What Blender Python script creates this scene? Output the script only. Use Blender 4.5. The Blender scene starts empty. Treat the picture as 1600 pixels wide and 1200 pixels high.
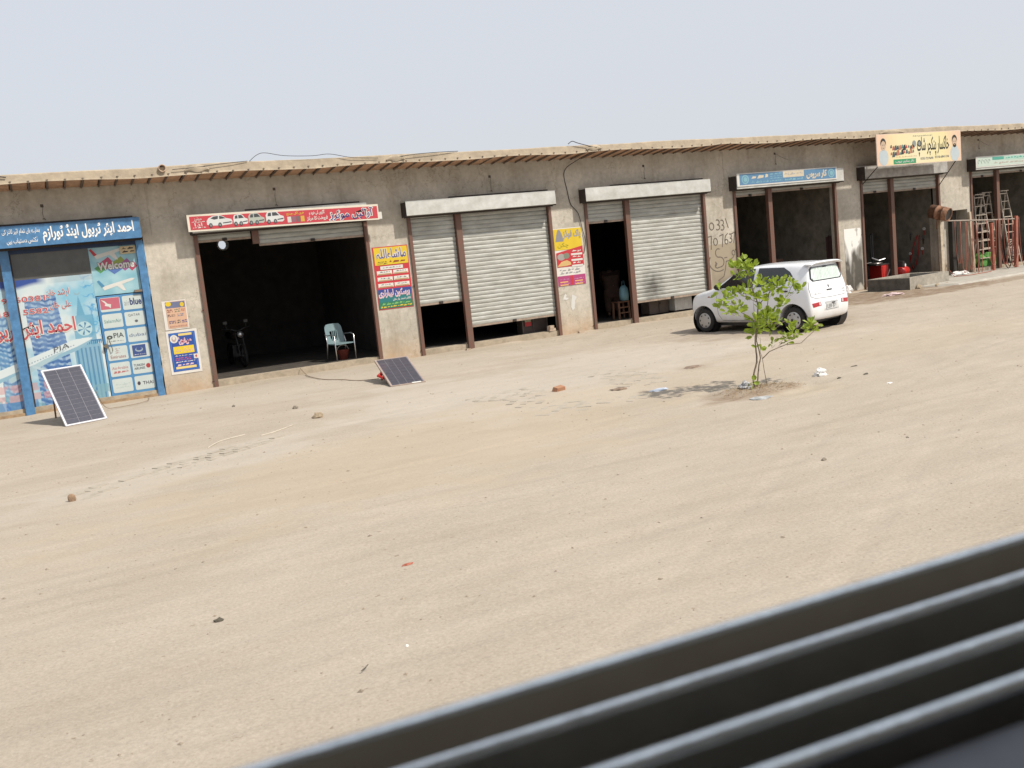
import bpy, bmesh, math, random
import numpy as np
from mathutils import Vector, Matrix, noise as mnoise
from mathutils.bvhtree import BVHTree
from mathutils.geometry import delaunay_2d_cdt
random.seed(7); np.random.seed(7)
SC = bpy.context.scene
COL = SC.collection
R = math.radians

# ------------------------------------------------------------------ camera
YAW, PITCH, ROLL = 0.4549, 0.1369, 0.1027
CAMP = Vector((0, -21.9024, 2.3079))
fw = Vector((math.sin(YAW)*math.cos(PITCH), math.cos(YAW)*math.cos(PITCH), -math.sin(PITCH)))
rt = Vector((math.cos(YAW), -math.sin(YAW), 0)); up = rt.cross(fw)
cr, sr = math.cos(ROLL), math.sin(ROLL)
RX = rt*cr - up*sr; UY = rt*sr + up*cr
cd = bpy.data.cameras.new('camera'); cam = bpy.data.objects.new('camera', cd); COL.objects.link(cam)
m = Matrix.Identity(4)
for i in range(3):
    m[i][0] = RX[i]; m[i][1] = UY[i]; m[i][2] = -fw[i]; m[i][3] = CAMP[i]
cam.matrix_world = m
cd.sensor_width = 36; cd.lens = 33.75; cd.clip_start = 0.05; cd.clip_end = 3000
cd.dof.use_dof = True; cd.dof.focus_distance = 24; cd.dof.aperture_fstop = 5.6
SC.camera = cam
# ------------------------------------------------------------------ world, sun, exposure
SUNDIR = Vector((.25, -.35, .52)).normalized()
w = bpy.data.worlds.new('World'); SC.world = w; w.use_nodes = True
nt = w.node_tree; nt.nodes.clear()
sky = nt.nodes.new('ShaderNodeTexSky'); sky.sky_type = 'NISHITA'; sky.sun_disc = False
sky.sun_elevation = math.asin(SUNDIR.z); sky.sun_rotation = math.atan2(SUNDIR.x, SUNDIR.y)
sky.air_density = 1.0; sky.dust_density = 5.0; sky.ozone_density = 1.0
hz = nt.nodes.new('ShaderNodeMixRGB'); hz.inputs[0].default_value = .82
hz.inputs[2].default_value = (6.55, 6.8, 7.3, 1)          # milky dust haze over the whole dome
bg = nt.nodes.new('ShaderNodeBackground'); bg.inputs[1].default_value = 0.1
wo = nt.nodes.new('ShaderNodeOutputWorld')
nt.links.new(sky.outputs[0], hz.inputs[1]); nt.links.new(hz.outputs[0], bg.inputs[0]); nt.links.new(bg.outputs[0], wo.inputs[0])
sl = bpy.data.lights.new('sun', 'SUN'); sl.energy = 4.1; sl.angle = R(1.6); sl.color = (1, .93, .82)
so = bpy.data.objects.new('sun', sl); COL.objects.link(so); so.rotation_euler = (-SUNDIR).to_track_quat('-Z', 'Y').to_euler()
SC.view_settings.view_transform = 'Standard'; SC.view_settings.look = 'None'
SC.view_settings.exposure = 0.25; SC.view_settings.gamma = 1; SC.view_settings.use_curve_mapping = False

# ------------------------------------------------------------------ helpers
def lin(c): c /= 255; return c/12.92 if c <= .04045 else ((c+.055)/1.055)**2.4
def C(r, g, b, k=.7): return (lin(r)*k, lin(g)*k, lin(b)*k)
MATS = {}
def mat(name, col, rough=.8, metal=0, var=.12, scale=6, bump=0, bscale=60, stretch=(1, 1, 1), dirt=None, spec=.5, coat=0, trans=0, alpha=1):
    if name in MATS: return MATS[name]
    m = bpy.data.materials.new(name); m.use_nodes = True; n = m.node_tree; b = n.nodes['Principled BSDF']
    b.inputs['Roughness'].default_value = rough; b.inputs['Metallic'].default_value = metal
    b.inputs['Specular IOR Level'].default_value = spec; b.inputs['Coat Weight'].default_value = coat
    b.inputs['Transmission Weight'].default_value = trans; b.inputs['Alpha'].default_value = alpha
    b.inputs['Base Color'].default_value = (*col, 1)
    if var or bump:
        g = n.nodes.new('ShaderNodeNewGeometry'); mp = n.nodes.new('ShaderNodeMapping'); mp.inputs['Scale'].default_value = stretch
        n.links.new(g.outputs['Position'], mp.inputs['Vector'])
        nz = n.nodes.new('ShaderNodeTexNoise'); nz.inputs['Scale'].default_value = scale; nz.inputs['Detail'].default_value = 6
        nz.inputs['Roughness'].default_value = .65
        n.links.new(mp.outputs[0], nz.inputs['Vector'])
        cr_ = n.nodes.new('ShaderNodeValToRGB'); cr_.color_ramp.elements[0].position = .3; cr_.color_ramp.elements[1].position = .7
        d = dirt or tuple(c*(1-2.2*var) for c in col)
        cr_.color_ramp.elements[0].color = (*d, 1); cr_.color_ramp.elements[1].color = (*[min(1, c*(1+var*.6)) for c in col], 1)
        n.links.new(nz.outputs[0], cr_.inputs[0]); n.links.new(cr_.outputs[0], b.inputs['Base Color'])
        if bump:
            n2 = n.nodes.new('ShaderNodeTexNoise'); n2.inputs['Scale'].default_value = bscale; n2.inputs['Detail'].default_value = 4
            n.links.new(g.outputs['Position'], n2.inputs['Vector'])
            bp = n.nodes.new('ShaderNodeBump'); bp.inputs['Strength'].default_value = bump; bp.inputs['Distance'].default_value = .01
            n.links.new(n2.outputs[0], bp.inputs['Height']); n.links.new(bp.outputs[0], b.inputs['Normal'])
    MATS[name] = m; return m
def flat(name, r, g, b, k=.66, rough=.5):
    r, g, b = r*.88+24, g*.88+23, b*.88+21      # sun-faded, dusty print
    return mat('print_'+name, C(r, g, b, k), rough, var=.04, scale=3)

class MB:
    def __init__(s): s.v = []; s.f = []
    def add(s, vs, fs):
        o = len(s.v); s.v += [tuple(v) for v in vs]; s.f += [tuple(i+o for i in f) for f in fs]; return s
    def box(s, x0, x1, y0, y1, z0, z1, M=None):
        vs = [Vector((x, y, z)) for x in (x0, x1) for y in (y0, y1) for z in (z0, z1)]
        if M: vs = [M @ v for v in vs]
        return s.add(vs, [(0, 1, 3, 2), (4, 6, 7, 5), (0, 4, 5, 1), (2, 3, 7, 6), (0, 2, 6, 4), (1, 5, 7, 3)])
    def bar(s, a, b, w, h=None, upv=(0, 0, 1)):
        a = Vector(a); b = Vector(b); d = (b-a); L = d.length; d.normalize(); u = Vector(upv)
        if abs(d.dot(u)) > .98: u = Vector((1, 0, 0))
        x = d.cross(u).normalized(); z = x.cross(d); M = Matrix((x, d, z)).transposed().to_4x4(); M.translation = a
        h = h or w
        return s.box(-w/2, w/2, 0, L, -h/2, h/2, M)
    def tube(s, pts, r, n=8, closed=False, caps=True):
        pts = [Vector(p) for p in pts]; rs = r if isinstance(r, (list, tuple)) else [r]*len(pts)
        N = len(pts); o = len(s.v); prev = None
        for i, p in enumerate(pts):
            a = pts[(i-1) % N] if (closed or i) else p; b = pts[(i+1) % N] if (closed or i < N-1) else p
            d = (b-a).normalized()
            if prev is None:
                u = Vector((0, 0, 1)) if abs(d.z) < .9 else Vector((1, 0, 0)); x = d.cross(u).normalized()
            else: x = (prev - d*prev.dot(d)).normalized()
            prev = x; y = d.cross(x)
            for k in range(n):
                t = 2*math.pi*k/n; s.v.append(tuple(p + (x*math.cos(t)+y*math.sin(t))*rs[i]))
        for i in range(N if closed else N-1):
            for k in range(n):
                a0 = o+i*n; b0 = o+((i+1) % N)*n
                s.f.append((a0+k, a0+(k+1) % n, b0+(k+1) % n, b0+k))
        if caps and not closed:
            s.f.append(tuple(o+k for k in reversed(range(n)))); s.f.append(tuple(o+(N-1)*n+k for k in range(n)))
        return s
    def lathe(s, prof, n=24, M=None, a0=0, a1=2*math.pi):   # prof (r,z) about local z
        o = len(s.v); full = abs(a1-a0-2*math.pi) < 1e-6; cnt = n if full else n+1
        for (r, z) in prof:
            for k in range(cnt):
                t = a0+(a1-a0)*k/n; v = Vector((r*math.cos(t), r*math.sin(t), z)); s.v.append(tuple(M @ v if M else v))
        for i in range(len(prof)-1):
            for k in range(n):
                k2 = (k+1) % cnt
                s.f.append((o+i*cnt+k, o+i*cnt+k2, o+(i+1)*cnt+k2, o+(i+1)*cnt+k))
        return s
    def poly(s, pts): return s.add(pts, [tuple(range(len(pts)))])
    def mesh(s, name, material, smooth=False):
        me = bpy.data.meshes.new(name); me.from_pydata(s.v, [], s.f); me.validate()
        if material: me.materials.append(material)
        if smooth: me.polygons.foreach_set('use_smooth', [True]*len(me.polygons))
        me.update(); return me
    def build(s, name, material, parent=None, smooth=False, **k):
        return link(name, s.mesh(name, material, smooth), parent, **k)
def link(name, me, parent=None, loc=None, label=None, cat=None, group=None, kind=None):
    o = bpy.data.objects.new(name, me); COL.objects.link(o)
    if parent: o.parent = parent
    if loc is not None: o.location = loc
    if label: o['label'] = label
    if cat: o['category'] = cat
    if group: o['group'] = group
    if kind: o['kind'] = kind
    return o
def thing(name, label, cat, loc=(0, 0, 0), rz=0, group=None):
    o = link(name, None, None, loc, label, cat, group); o.rotation_euler = (0, 0, rz); o.empty_display_size = .2; return o

def vnoise(x, y, seed=0):
    xi = np.floor(x).astype(np.int64); yi = np.floor(y).astype(np.int64); xf = x-xi; yf = y-yi
    u = xf*xf*(3-2*xf); v = yf*yf*(3-2*yf)
    def h(a, b):
        n = (a*374761393 + b*668265263 + seed*974711) & 0xffffffff; n = ((n ^ (n >> 13))*1274126177) & 0xffffffff
        return ((n ^ (n >> 16)) & 0xffff)/65535.
    return (h(xi, yi)*(1-u)+h(xi+1, yi)*u)*(1-v)+(h(xi, yi+1)*(1-u)+h(xi+1, yi+1)*u)*v
def fbm(x, y, seed=0, o=4):
    s = 0; a = .5
    for i in range(o): s = s+a*vnoise(x*2**i, y*2**i, seed+i); a *= .5
    return s/(1-.5**o)

# --- Urdu shaping (presentation forms, visual order)
T = {}
for ch, b_, n_ in [('ء', 0xFE80, 1), ('آ', 0xFE81, 2), ('ئ', 0xFE89, 4), ('ا', 0xFE8D, 2), ('ب', 0xFE8F, 4), ('ت', 0xFE95, 4), ('ج', 0xFE9D, 4), ('ح', 0xFEA1, 4), ('خ', 0xFEA5, 4), ('د', 0xFEA9, 2), ('ر', 0xFEAD, 2), ('ز', 0xFEAF, 2), ('س', 0xFEB1, 4), ('ش', 0xFEB5, 4), ('ع', 0xFEC9, 4), ('غ', 0xFECD, 4), ('ف', 0xFED1, 4), ('ق', 0xFED5, 4), ('ک', 0xFB8E, 4), ('ل', 0xFEDD, 4), ('م', 0xFEE1, 4), ('ن', 0xFEE5, 4), ('و', 0xFEED, 2), ('ہ', 0xFBA6, 4), ('ی', 0xFBFC, 4), ('پ', 0xFB56, 4), ('ٹ', 0xFB66, 4), ('چ', 0xFB7A, 4), ('ڈ', 0xFB88, 2), ('ڑ', 0xFB8C, 2), ('گ', 0xFB92, 4), ('ں', 0xFB9E, 2), ('ے', 0xFBAE, 2), ('ع', 0xFEC9, 4)]:
    f_ = [chr(b_+i) for i in range(n_)]; T[ch] = (f_[0], f_[1] if n_ > 1 else f_[0], f_[2] if n_ > 2 else None, f_[3] if n_ > 3 else None)
def shape(s):
    if not any(c in T for c in s): return s
    o = []
    for i, c in enumerate(s):
        if c not in T: o.append(c); continue
        pv = i > 0 and s[i-1] in T and T[s[i-1]][2] is not None
        nx = i+1 < len(s) and s[i+1] in T and T[c][2] is not None and s[i+1] != 'ء'
        g = T[c]; o.append(g[3] if pv and nx else g[1] if pv else g[2] if nx else g[0])
    return ''.join(reversed(o))
TCACHE = {}
def textdata(s, bold, shear):
    k = (s, bold, shear)
    if k in TCACHE: return TCACHE[k]
    cu = bpy.data.curves.new('lettering', 'FONT'); cu.body = shape(s); cu.size = 1; cu.resolution_u = 2; cu.offset = bold; cu.shear = shear
    to = bpy.data.objects.new('tmp', cu); COL.objects.link(to)
    dg = bpy.context.evaluated_depsgraph_get(); me = bpy.data.meshes.new_from_object(to.evaluated_get(dg))
    bpy.data.objects.remove(to)
    co = np.zeros(len(me.vertices)*3); me.vertices.foreach_get('co', co); co = co.reshape(-1, 3)
    par = list(range(len(co)))
    def find(a):
        while par[a] != a: par[a] = par[par[a]]; a = par[a]
        return a
    fs = [tuple(p.vertices) for p in me.polygons]
    for f in fs:
        r0 = find(f[0])
        for v in f[1:]: par[find(v)] = r0
    ids = {}
    isl = np.array([ids.setdefault(find(i), len(ids)) % 4 for i in range(len(co))])
    bpy.data.meshes.remove(me); TCACHE[k] = (co, fs, isl); return TCACHE[k]
def text(parent, s, x0, x1, z0, z1, y, m, bold=0.0, shear=0, skew=0, name='lettering', axes=None):
    """flat lettering fitted into the box x0..x1, z0..z1, facing -Y at depth y; skew = z rise per metre"""
    co, fs, isl = textdata(s, bold, shear)
    mn = co.min(0); mx = co.max(0); u = (co[:, 0]-mn[0])/(mx[0]-mn[0]); v = (co[:, 1]-mn[1])/(mx[1]-mn[1])
    X = x0+(x1-x0)*u; Z = z0+(z1-z0)*v+(X-x0)*skew; Y = np.full_like(X, y)-isl*.0003
    me = bpy.data.meshes.new(name)
    P = np.stack([X, Y, Z], 1)
    if axes is not None:
        P = [tuple(axes @ Vector(p)) for p in P]
    else: P = [tuple(map(float, p)) for p in P]
    me.from_pydata(P, [], fs); me.materials.append(m); me.update()
    return link(name, me, parent)
def outlined(parent, s, x0, x1, z0, z1, y, m, mo, th=.05, bold=.0, skew=0, dx=.01):
    text(parent, s, x0-dx, x1+dx, z0-dx, z1+dx, y, mo, bold+th, skew=skew); text(parent, s, x0, x1, z0, z1, y-.0025, m, bold, skew=skew)
def rect(parent, name, x0, x1, z0, z1, y, m, skew=0, **k):
    b = MB(); b.poly([(x0, y, z0), (x1, y, z0+(x1-x0)*skew), (x1, y, z1+(x1-x0)*skew), (x0, y, z1)]); return b.build(name, m, parent, **k)
def polyp(parent, name, pts, y, m):
    b = MB(); b.poly([(x, y, z) for x, z in pts]); return b.build(name, m, parent)
def disc(parent, name, cx, cz, rx, rz, y, m, n=20):
    return polyp(parent, name, [(cx+rx*math.cos(t), cz+rz*math.sin(t)) for t in [2*math.pi*i/n for i in range(n)]], y, m)
def scribble(parent, x0, x1, z0, z1, y, m, rows=1, skew=0, seed=0, wgt=.45):
    """rows of small print too small to read: one flat mesh of short strokes"""
    rnd = random.Random(seed); b = MB(); rh = (z1-z0)/rows
    for r in range(rows):
        x = x0; zc = z0+rh*(r+.5)
        while x < x1:
            l = min(rnd.uniform(.6, 2.2)*rh, x1-x)
            if l < .2*rh: break
            h = rh*wgt*rnd.uniform(.35, 1.)/2; sk = (x-x0)*skew; dz = rnd.uniform(-.12, .12)*rh
            b.poly([(x, y, zc-h+sk+dz), (x+l*.9, y, zc-h*.6+sk+dz), (x+l, y, zc+h*.7+sk+dz), (x+l*.3, y, zc+h+sk+dz)])
            if rnd.random() < .5: b.poly([(x+l*.4, y-.0004, zc+h+sk), (x+l*.55, y-.0004, zc+h+sk), (x+l*.5, y-.0004, zc+rh*.48+sk), (x+l*.38, y-.0004, zc+rh*.45+sk)])
            x += l*rnd.uniform(1.0, 1.25)
    return b.build('lettering', m, parent)
def painted(parent, name, x0, x1, z0, z1, y, nx, nz, fn, rough=.45):
    """flat print: a fine grid whose vertex colours carry the printed picture"""
    xs = np.linspace(x0, x1, nx); zs = np.linspace(z0, z1, nz); X, Z = np.meshgrid(xs, zs)
    rgb = fn(X, Z); v = np.stack([X, np.full_like(X, y), Z], -1).reshape(-1, 3)
    idx = np.arange(nx*nz).reshape(nz, nx); f = np.stack([idx[:-1, :-1], idx[:-1, 1:], idx[1:, 1:], idx[1:, :-1]], -1).reshape(-1, 4)
    me = bpy.data.meshes.new(name); me.from_pydata(v.tolist(), [], f.tolist())
    ca = me.color_attributes.new('print', 'FLOAT_COLOR', 'POINT'); a = np.ones((nx*nz, 4)); a[:, :3] = rgb.reshape(-1, 3)
    ca.data.foreach_set('color', a.ravel())
    if 'picture_print' not in MATS:
        m = bpy.data.materials.new('picture_print'); m.use_nodes = True; at = m.node_tree.nodes.new('ShaderNodeAttribute'); at.attribute_name = 'print'
        b = m.node_tree.nodes['Principled BSDF']; b.inputs['Roughness'].default_value = rough
        m.node_tree.links.new(at.outputs[0], b.inputs['Base Color']); MATS['picture_print'] = m
    me.materials.append(MATS['picture_print']); me.update()
    return link(name, me, parent)

# ------------------------------------------------------------------ materials
def wall_material():
    m = bpy.data.materials.new('cement_plaster'); m.use_nodes = True; n = m.node_tree; b = n.nodes['Principled BSDF']; L = n.links.new
    b.inputs['Roughness'].default_value = .93; b.inputs['Specular IOR Level'].default_value = .2
    g = n.nodes.new('ShaderNodeNewGeometry'); sx = n.nodes.new('ShaderNodeSeparateXYZ'); L(g.outputs['Position'], sx.inputs[0])
    def nz(scale, st=(1, 1, 1), det=5):
        mp = n.nodes.new('ShaderNodeMapping'); mp.inputs['Scale'].default_value = st; L(g.outputs['Position'], mp.inputs[0])
        t = n.nodes.new('ShaderNodeTexNoise'); t.inputs['Scale'].default_value = scale; t.inputs['Detail'].default_value = det; t.inputs['Roughness'].default_value = .65; L(mp.outputs[0], t.inputs[0]); return t
    def ramp(src, p0, p1, c0, c1):
        r = n.nodes.new('ShaderNodeValToRGB'); e = r.color_ramp.elements; e[0].position = p0; e[1].position = p1; e[0].color = (*c0, 1); e[1].color = (*c1, 1); L(src, r.inputs[0]); return r
    base = ramp(nz(.9).outputs[0], .35, .66, (.39, .36, .305), (.54, .50, .43))
    fine = ramp(nz(9).outputs[0], .3, .7, (.82, .82, .82), (1.06, 1.06, 1.06))
    mul = n.nodes.new('ShaderNodeMixRGB'); mul.blend_type = 'MULTIPLY'; mul.inputs[0].default_value = 1; L(base.outputs[0], mul.inputs[1]); L(fine.outputs[0], mul.inputs[2])
    st = ramp(nz(1.5, (1.6, 1.6, .35)).outputs[0], .50, .68, (1, 1, 1), (.66, .62, .56))   # vertical run stains
    mu2 = n.nodes.new('ShaderNodeMixRGB'); mu2.blend_type = 'MULTIPLY'; mu2.inputs[0].default_value = .5; L(mul.outputs[0], mu2.inputs[1]); L(st.outputs[0], mu2.inputs[2])
    # dust splash near the ground
    mr = n.nodes.new('ShaderNodeMapRange'); mr.inputs[1].default_value = .7; mr.inputs[2].default_value = 0; mr.inputs[3].default_value = 0; mr.inputs[4].default_value = 1.1
    L(sx.outputs[2], mr.inputs[0])
    nn = nz(3); mm = n.nodes.new('ShaderNodeMath'); mm.operation = 'MULTIPLY'; L(mr.outputs[0], mm.inputs[0]); L(nn.outputs[0], mm.inputs[1])
    mx = n.nodes.new('ShaderNodeMixRGB'); L(mm.outputs[0], mx.inputs[0]); L(mu2.outputs[0], mx.inputs[1]); mx.inputs[2].default_value = (.42, .27, .15, 1)
    pit = nz(22, det=2); pr = ramp(pit.outputs[0], .70, .76, (1, 1, 1), (.5, .46, .4))
    mu3 = n.nodes.new('ShaderNodeMixRGB'); mu3.blend_type = 'MULTIPLY'; mu3.inputs[0].default_value = .6; L(mx.outputs[0], mu3.inputs[1]); L(pr.outputs[0], mu3.inputs[2])
    vo = n.nodes.new('ShaderNodeTexVoronoi'); vo.feature = 'DISTANCE_TO_EDGE'; vo.inputs['Scale'].default_value = .55
    wn = nz(2.2); va = n.nodes.new('ShaderNodeVectorMath'); va.operation = 'ADD'; L(g.outputs['Position'], va.inputs[0]); L(wn.outputs[1], va.inputs[1]); L(va.outputs[0], vo.inputs['Vector'])
    vr = ramp(vo.outputs['Distance'], .0, .006, (.55, .52, .47), (1, 1, 1)); mu4 = n.nodes.new('ShaderNodeMixRGB'); mu4.blend_type = 'MULTIPLY'; mu4.inputs[0].default_value = .7; L(mu3.outputs[0], mu4.inputs[1]); L(vr.outputs[0], mu4.inputs[2])
    L(mu4.outputs[0], b.inputs['Base Color'])
    bp = n.nodes.new('ShaderNodeBump'); bp.inputs['Strength'].default_value = .5; bp.inputs['Distance'].default_value = .012; L(nz(14, det=8).outputs[0], bp.inputs['Height']); L(bp.outputs[0], b.inputs['Normal'])
    MATS['cement_plaster'] = m; return m
WALL = wall_material()
GLOOM = mat('gloom_plaster', (.045, .04, .035), .95, var=.25, scale=3)  # room darkness put into the plaster colour so the interiors stay black
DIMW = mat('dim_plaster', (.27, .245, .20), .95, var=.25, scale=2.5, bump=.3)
BRN = mat('brown_steel', (.135, .055, .038), .6, var=.22, scale=9, dirt=(.11, .075, .055), bump=.15)
BRD = mat('dark_brown_steel', (.04, .028, .024), .7, var=.2, scale=6)
def shutter_material():
    m = mat('galvanised_slat', (.405, .415, .395), .5, .0, var=.1, scale=2.2, dirt=(.33, .33, .30), stretch=(1, 1, 3), bump=.12, bscale=25)
    return m
SLAT = shutter_material()
def grime_nodes(m, cx, cz, rx, rz):
    n = m.node_tree; L = n.links.new; b = n.nodes['Principled BSDF']; src = b.inputs['Base Color'].links[0].from_socket
    g = n.nodes.new('ShaderNodeNewGeometry'); mp = n.nodes.new('ShaderNodeMapping'); mp.inputs['Location'].default_value = (-cx/rx, 0, -cz/rz); mp.inputs['Scale'].default_value = (1/rx, 0, 1/rz); L(g.outputs['Position'], mp.inputs[0])
    ln = n.nodes.new('ShaderNodeVectorMath'); ln.operation = 'LENGTH'; L(mp.outputs[0], ln.inputs[0])
    nz = n.nodes.new('ShaderNodeTexNoise'); nz.inputs['Scale'].default_value = 6; nz.inputs['Detail'].default_value = 6; L(g.outputs['Position'], nz.inputs[0])
    ad = n.nodes.new('ShaderNodeMath'); ad.operation = 'MULTIPLY_ADD'; L(nz.outputs[0], ad.inputs[0]); ad.inputs[1].default_value = .9; L(ln.outputs['Value'], ad.inputs[2])
    mr = n.nodes.new('ShaderNodeMapRange'); mr.inputs[1].default_value = .55; mr.inputs[2].default_value = 1.5; mr.inputs[3].default_value = .85; mr.inputs[4].default_value = 0; L(ad.outputs[0], mr.inputs[0])
    mx = n.nodes.new('ShaderNodeMixRGB'); L(mr.outputs[0], mx.inputs[0]); L(src, mx.inputs[1]); mx.inputs[2].default_value = (.06, .055, .05, 1)
    st = n.nodes.new('ShaderNodeTexNoise'); st.inputs['Scale'].default_value = 1.1; st.inputs['Detail'].default_value = 8; st.inputs['Roughness'].default_value = .7
    m2 = n.nodes.new('ShaderNodeMapping'); m2.inputs['Scale'].default_value = (1.6, 1, 7); L(g.outputs['Position'], m2.inputs[0]); L(m2.outputs[0], st.inputs[0])
    rr = n.nodes.new('ShaderNodeValToRGB'); e = rr.color_ramp.elements; e[0].position = .36; e[1].position = .70; e[0].color = (.70, .69, .66, 1); e[1].color = (1.22, 1.22, 1.22, 1); L(st.outputs[0], rr.inputs[0])
    m3 = n.nodes.new('ShaderNodeMixRGB'); m3.blend_type = 'MULTIPLY'; m3.inputs[0].default_value = .8; L(mx.outputs[0], m3.inputs[1]); L(rr.outputs[0], m3.inputs[2]); L(m3.outputs[0], b.inputs['Base Color'])
grime_nodes(SLAT, 15.35, .95, .45, .55)
SHEET = mat('galvanised_sheet', (.56, .57, .55), .5, .25, var=.12, scale=3, dirt=(.40, .40, .37), bump=.1, bscale=8)
TILE = mat('roof_tile_brick', (.50, .31, .20), .9, var=.25, scale=5, dirt=(.34, .21, .135))
IRON = mat('t_iron', (.25, .20, .17), .6, .3, var=.2, scale=12)
MUD = mat('mud_plaster_roof', (.40, .335, .25), .95, var=.14, scale=4, bump=.6, bscale=20)
CONC = mat('concrete', (.34, .31, .26), .9, var=.18, scale=5, bump=.4, bscale=40)
DCONC = mat('dark_concrete', (.13, .12, .10), .85, var=.25, scale=6, bump=.4, bscale=30)  # darker concrete for one face of the trough
BLUEP = mat('blue_paint', C(84, 136, 184, .82), .45, var=.16, scale=8, bump=.1)
BLUED = mat('dark_blue_paint', C(22, 52, 92, .8), .5, var=.2, scale=8)
WOODT = mat('dusty_timber', (.36, .25, .15), .85, var=.2, scale=7)
RUBB = mat('tyre_rubber', (.022, .021, .02), .8, var=.15, scale=30)
BLACK = mat('black_plastic', (.012, .012, .013), .45, var=0)
WHITEP = mat('white_plastic', (.75, .75, .74), .5, var=.04)
REDP = mat('red_paint', (.50, .022, .018), .45, var=.15, scale=8)
RUST = mat('rusty_steel', (.30, .15, .085), .8, var=.35, scale=8, bump=.3)
CHROME = mat('bright_metal', (.62, .62, .63), .3, .9, var=.05)
BRICK = mat('fired_brick', (.30, .12, .065), .9, var=.25, scale=14, dirt=(.30, .2, .12), bump=.6, bscale=50)
SBRICK = mat('sand_covered_brick', (.37, .33, .27), .95, var=.08, scale=10, bump=.5, bscale=50)
HOSE = mat('faded_red_hose', (.33, .10, .065), .6, var=.15, scale=10)
WIRE = mat('black_cable', (.02, .02, .022), .6, var=0)
ALU = mat('ladder_aluminium', (.50, .43, .36), .5, .1, var=.15, scale=10)
SKIN = mat('skin', (.24, .13, .085), .6, var=.05)
HAIR = mat('black_hair', (.012, .01, .01), .7, var=.1)

# ------------------------------------------------------------------ ground
TRK = [(2, -13.2, .10, .004, 1.35), (14, -8.2, -.42, .012, 1.4), (18, -6.2, .05, -.006, 1.35), (6, -16.4, .62, -.02, 1.3)]
def gh(x, y):
    h = (fbm(x*.35, y*.35, 3, 3)-.5)*.05 + (fbm(x*1.1, y*2.4, 9, 3)-.5)*.022 + (fbm(x*3, y*5, 21, 2)-.5)*.006
    tr = np.clip((-12.3-y)/2., 0, 1)                      # wheel tracks nearer the road run along x
    h = h + tr*((vnoise(x*.25, y*6.5, 31)-.5)*.016 + (vnoise(x*.5, y*17, 35)-.5)*.007)
    foot = (fbm(x*4.5, y*4.5, 44, 2)-.5)*.02*np.clip((x-8)/4, 0, 1)*np.clip((y+15)/3, 0, 1)
    h = h+foot
    d2 = (x-9.12)**2/.55**2+(y+11.3)**2/.42**2; h = h+.05*np.exp(-d2)-.02*np.exp(-(d2-2.2)**2)
    for (x0_, y0_, k1, k2, sep) in TRK:
        yc = y0_+k1*(x-x0_)+k2*(x-x0_)**2
        for o_ in (0, sep):
            d_ = np.abs(y-yc-o_)/np.sqrt(1+(k1+2*k2*(x-x0_))**2); h = h-.004*np.exp(-(d_/.085)**4)+.002*np.exp(-((d_-.13)/.04)**2)
    h = h*np.clip(-y/.6, 0.15, 1)
    h = h+np.exp(-(y/.16)**2)*.05*np.clip(fbm(x*1.3, y*3+9, 66, 3)-.38, 0, 1)*2*(y < .03)
    return h
def ghs(x, y): return float(gh(np.array([float(x)]), np.array([float(y)]))[0])
xs = np.concatenate([[-900, -200, -60, -20, -9, -6, -4], np.arange(-3, 31, .065), [33, 36, 42, 60, 120, 300, 1200]])
ys = np.concatenate([[-900, -200, -60, -30, -24, -21], np.arange(-19, -.02, .055), [.05, 1, 6.5, 20, 80, 300, 1200]])
X, Y = np.meshgrid(xs, ys); H = gh(X, Y); H[(np.abs(X-15) > 60) | (Y < -60) | (Y > 30)] = 0; H[Y > .02] = -.02
V = np.stack([X, Y, H], -1).reshape(-1, 3); nx, ny = len(xs), len(ys); idx = np.arange(nx*ny).reshape(ny, nx)
F = np.stack([idx[:-1, :-1], idx[:-1, 1:], idx[1:, 1:], idx[1:, :-1]], -1).reshape(-1, 4)
me = bpy.data.meshes.new('ground'); me.vertices.add(len(V)); me.vertices.foreach_set('co', V.ravel())
me.loops.add(F.size); me.loops.foreach_set('vertex_index', F.ravel().astype(np.int32)); me.polygons.add(len(F))
me.polygons.foreach_set('loop_start', np.arange(0, F.size, 4, dtype=np.int32)); me.polygons.foreach_set('loop_total', np.full(len(F), 4, dtype=np.int32))
me.polygons.foreach_set('use_smooth', np.ones(len(F), dtype=bool)); me.update(); me.validate()
def blob(x, y, cx, cy, rx, ry, ang=0, seed=5):
    c, s = math.cos(ang), math.sin(ang); dx = (x-cx)*c+(y-cy)*s; dy = -(x-cx)*s+(y-cy)*c
    d = np.sqrt((dx/rx)**2+(dy/ry)**2)+(fbm(x*1.8, y*3, seed, 4)-.5)*1.1; return np.clip((1.15-d)*2.2, 0, 1)
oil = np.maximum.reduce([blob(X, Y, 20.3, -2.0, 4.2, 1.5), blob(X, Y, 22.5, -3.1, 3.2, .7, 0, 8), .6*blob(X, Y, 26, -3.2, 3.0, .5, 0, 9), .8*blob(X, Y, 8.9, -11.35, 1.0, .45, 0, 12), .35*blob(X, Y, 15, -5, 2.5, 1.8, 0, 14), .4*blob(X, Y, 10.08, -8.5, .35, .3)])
pale = np.maximum.reduce([.9*blob(X, Y, 10.5, -6.5, 2.5, 2.2, 0, 61), .9*blob(X, Y, 6.6, -7.5, 2.6, 3.0, .4, 62), .8*blob(X, Y, 1.5, -9.2, 2.2, .9, .45, 63), .6*blob(X, Y, 5, -2.5, 6, 1.6, 0, 64)])
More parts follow.
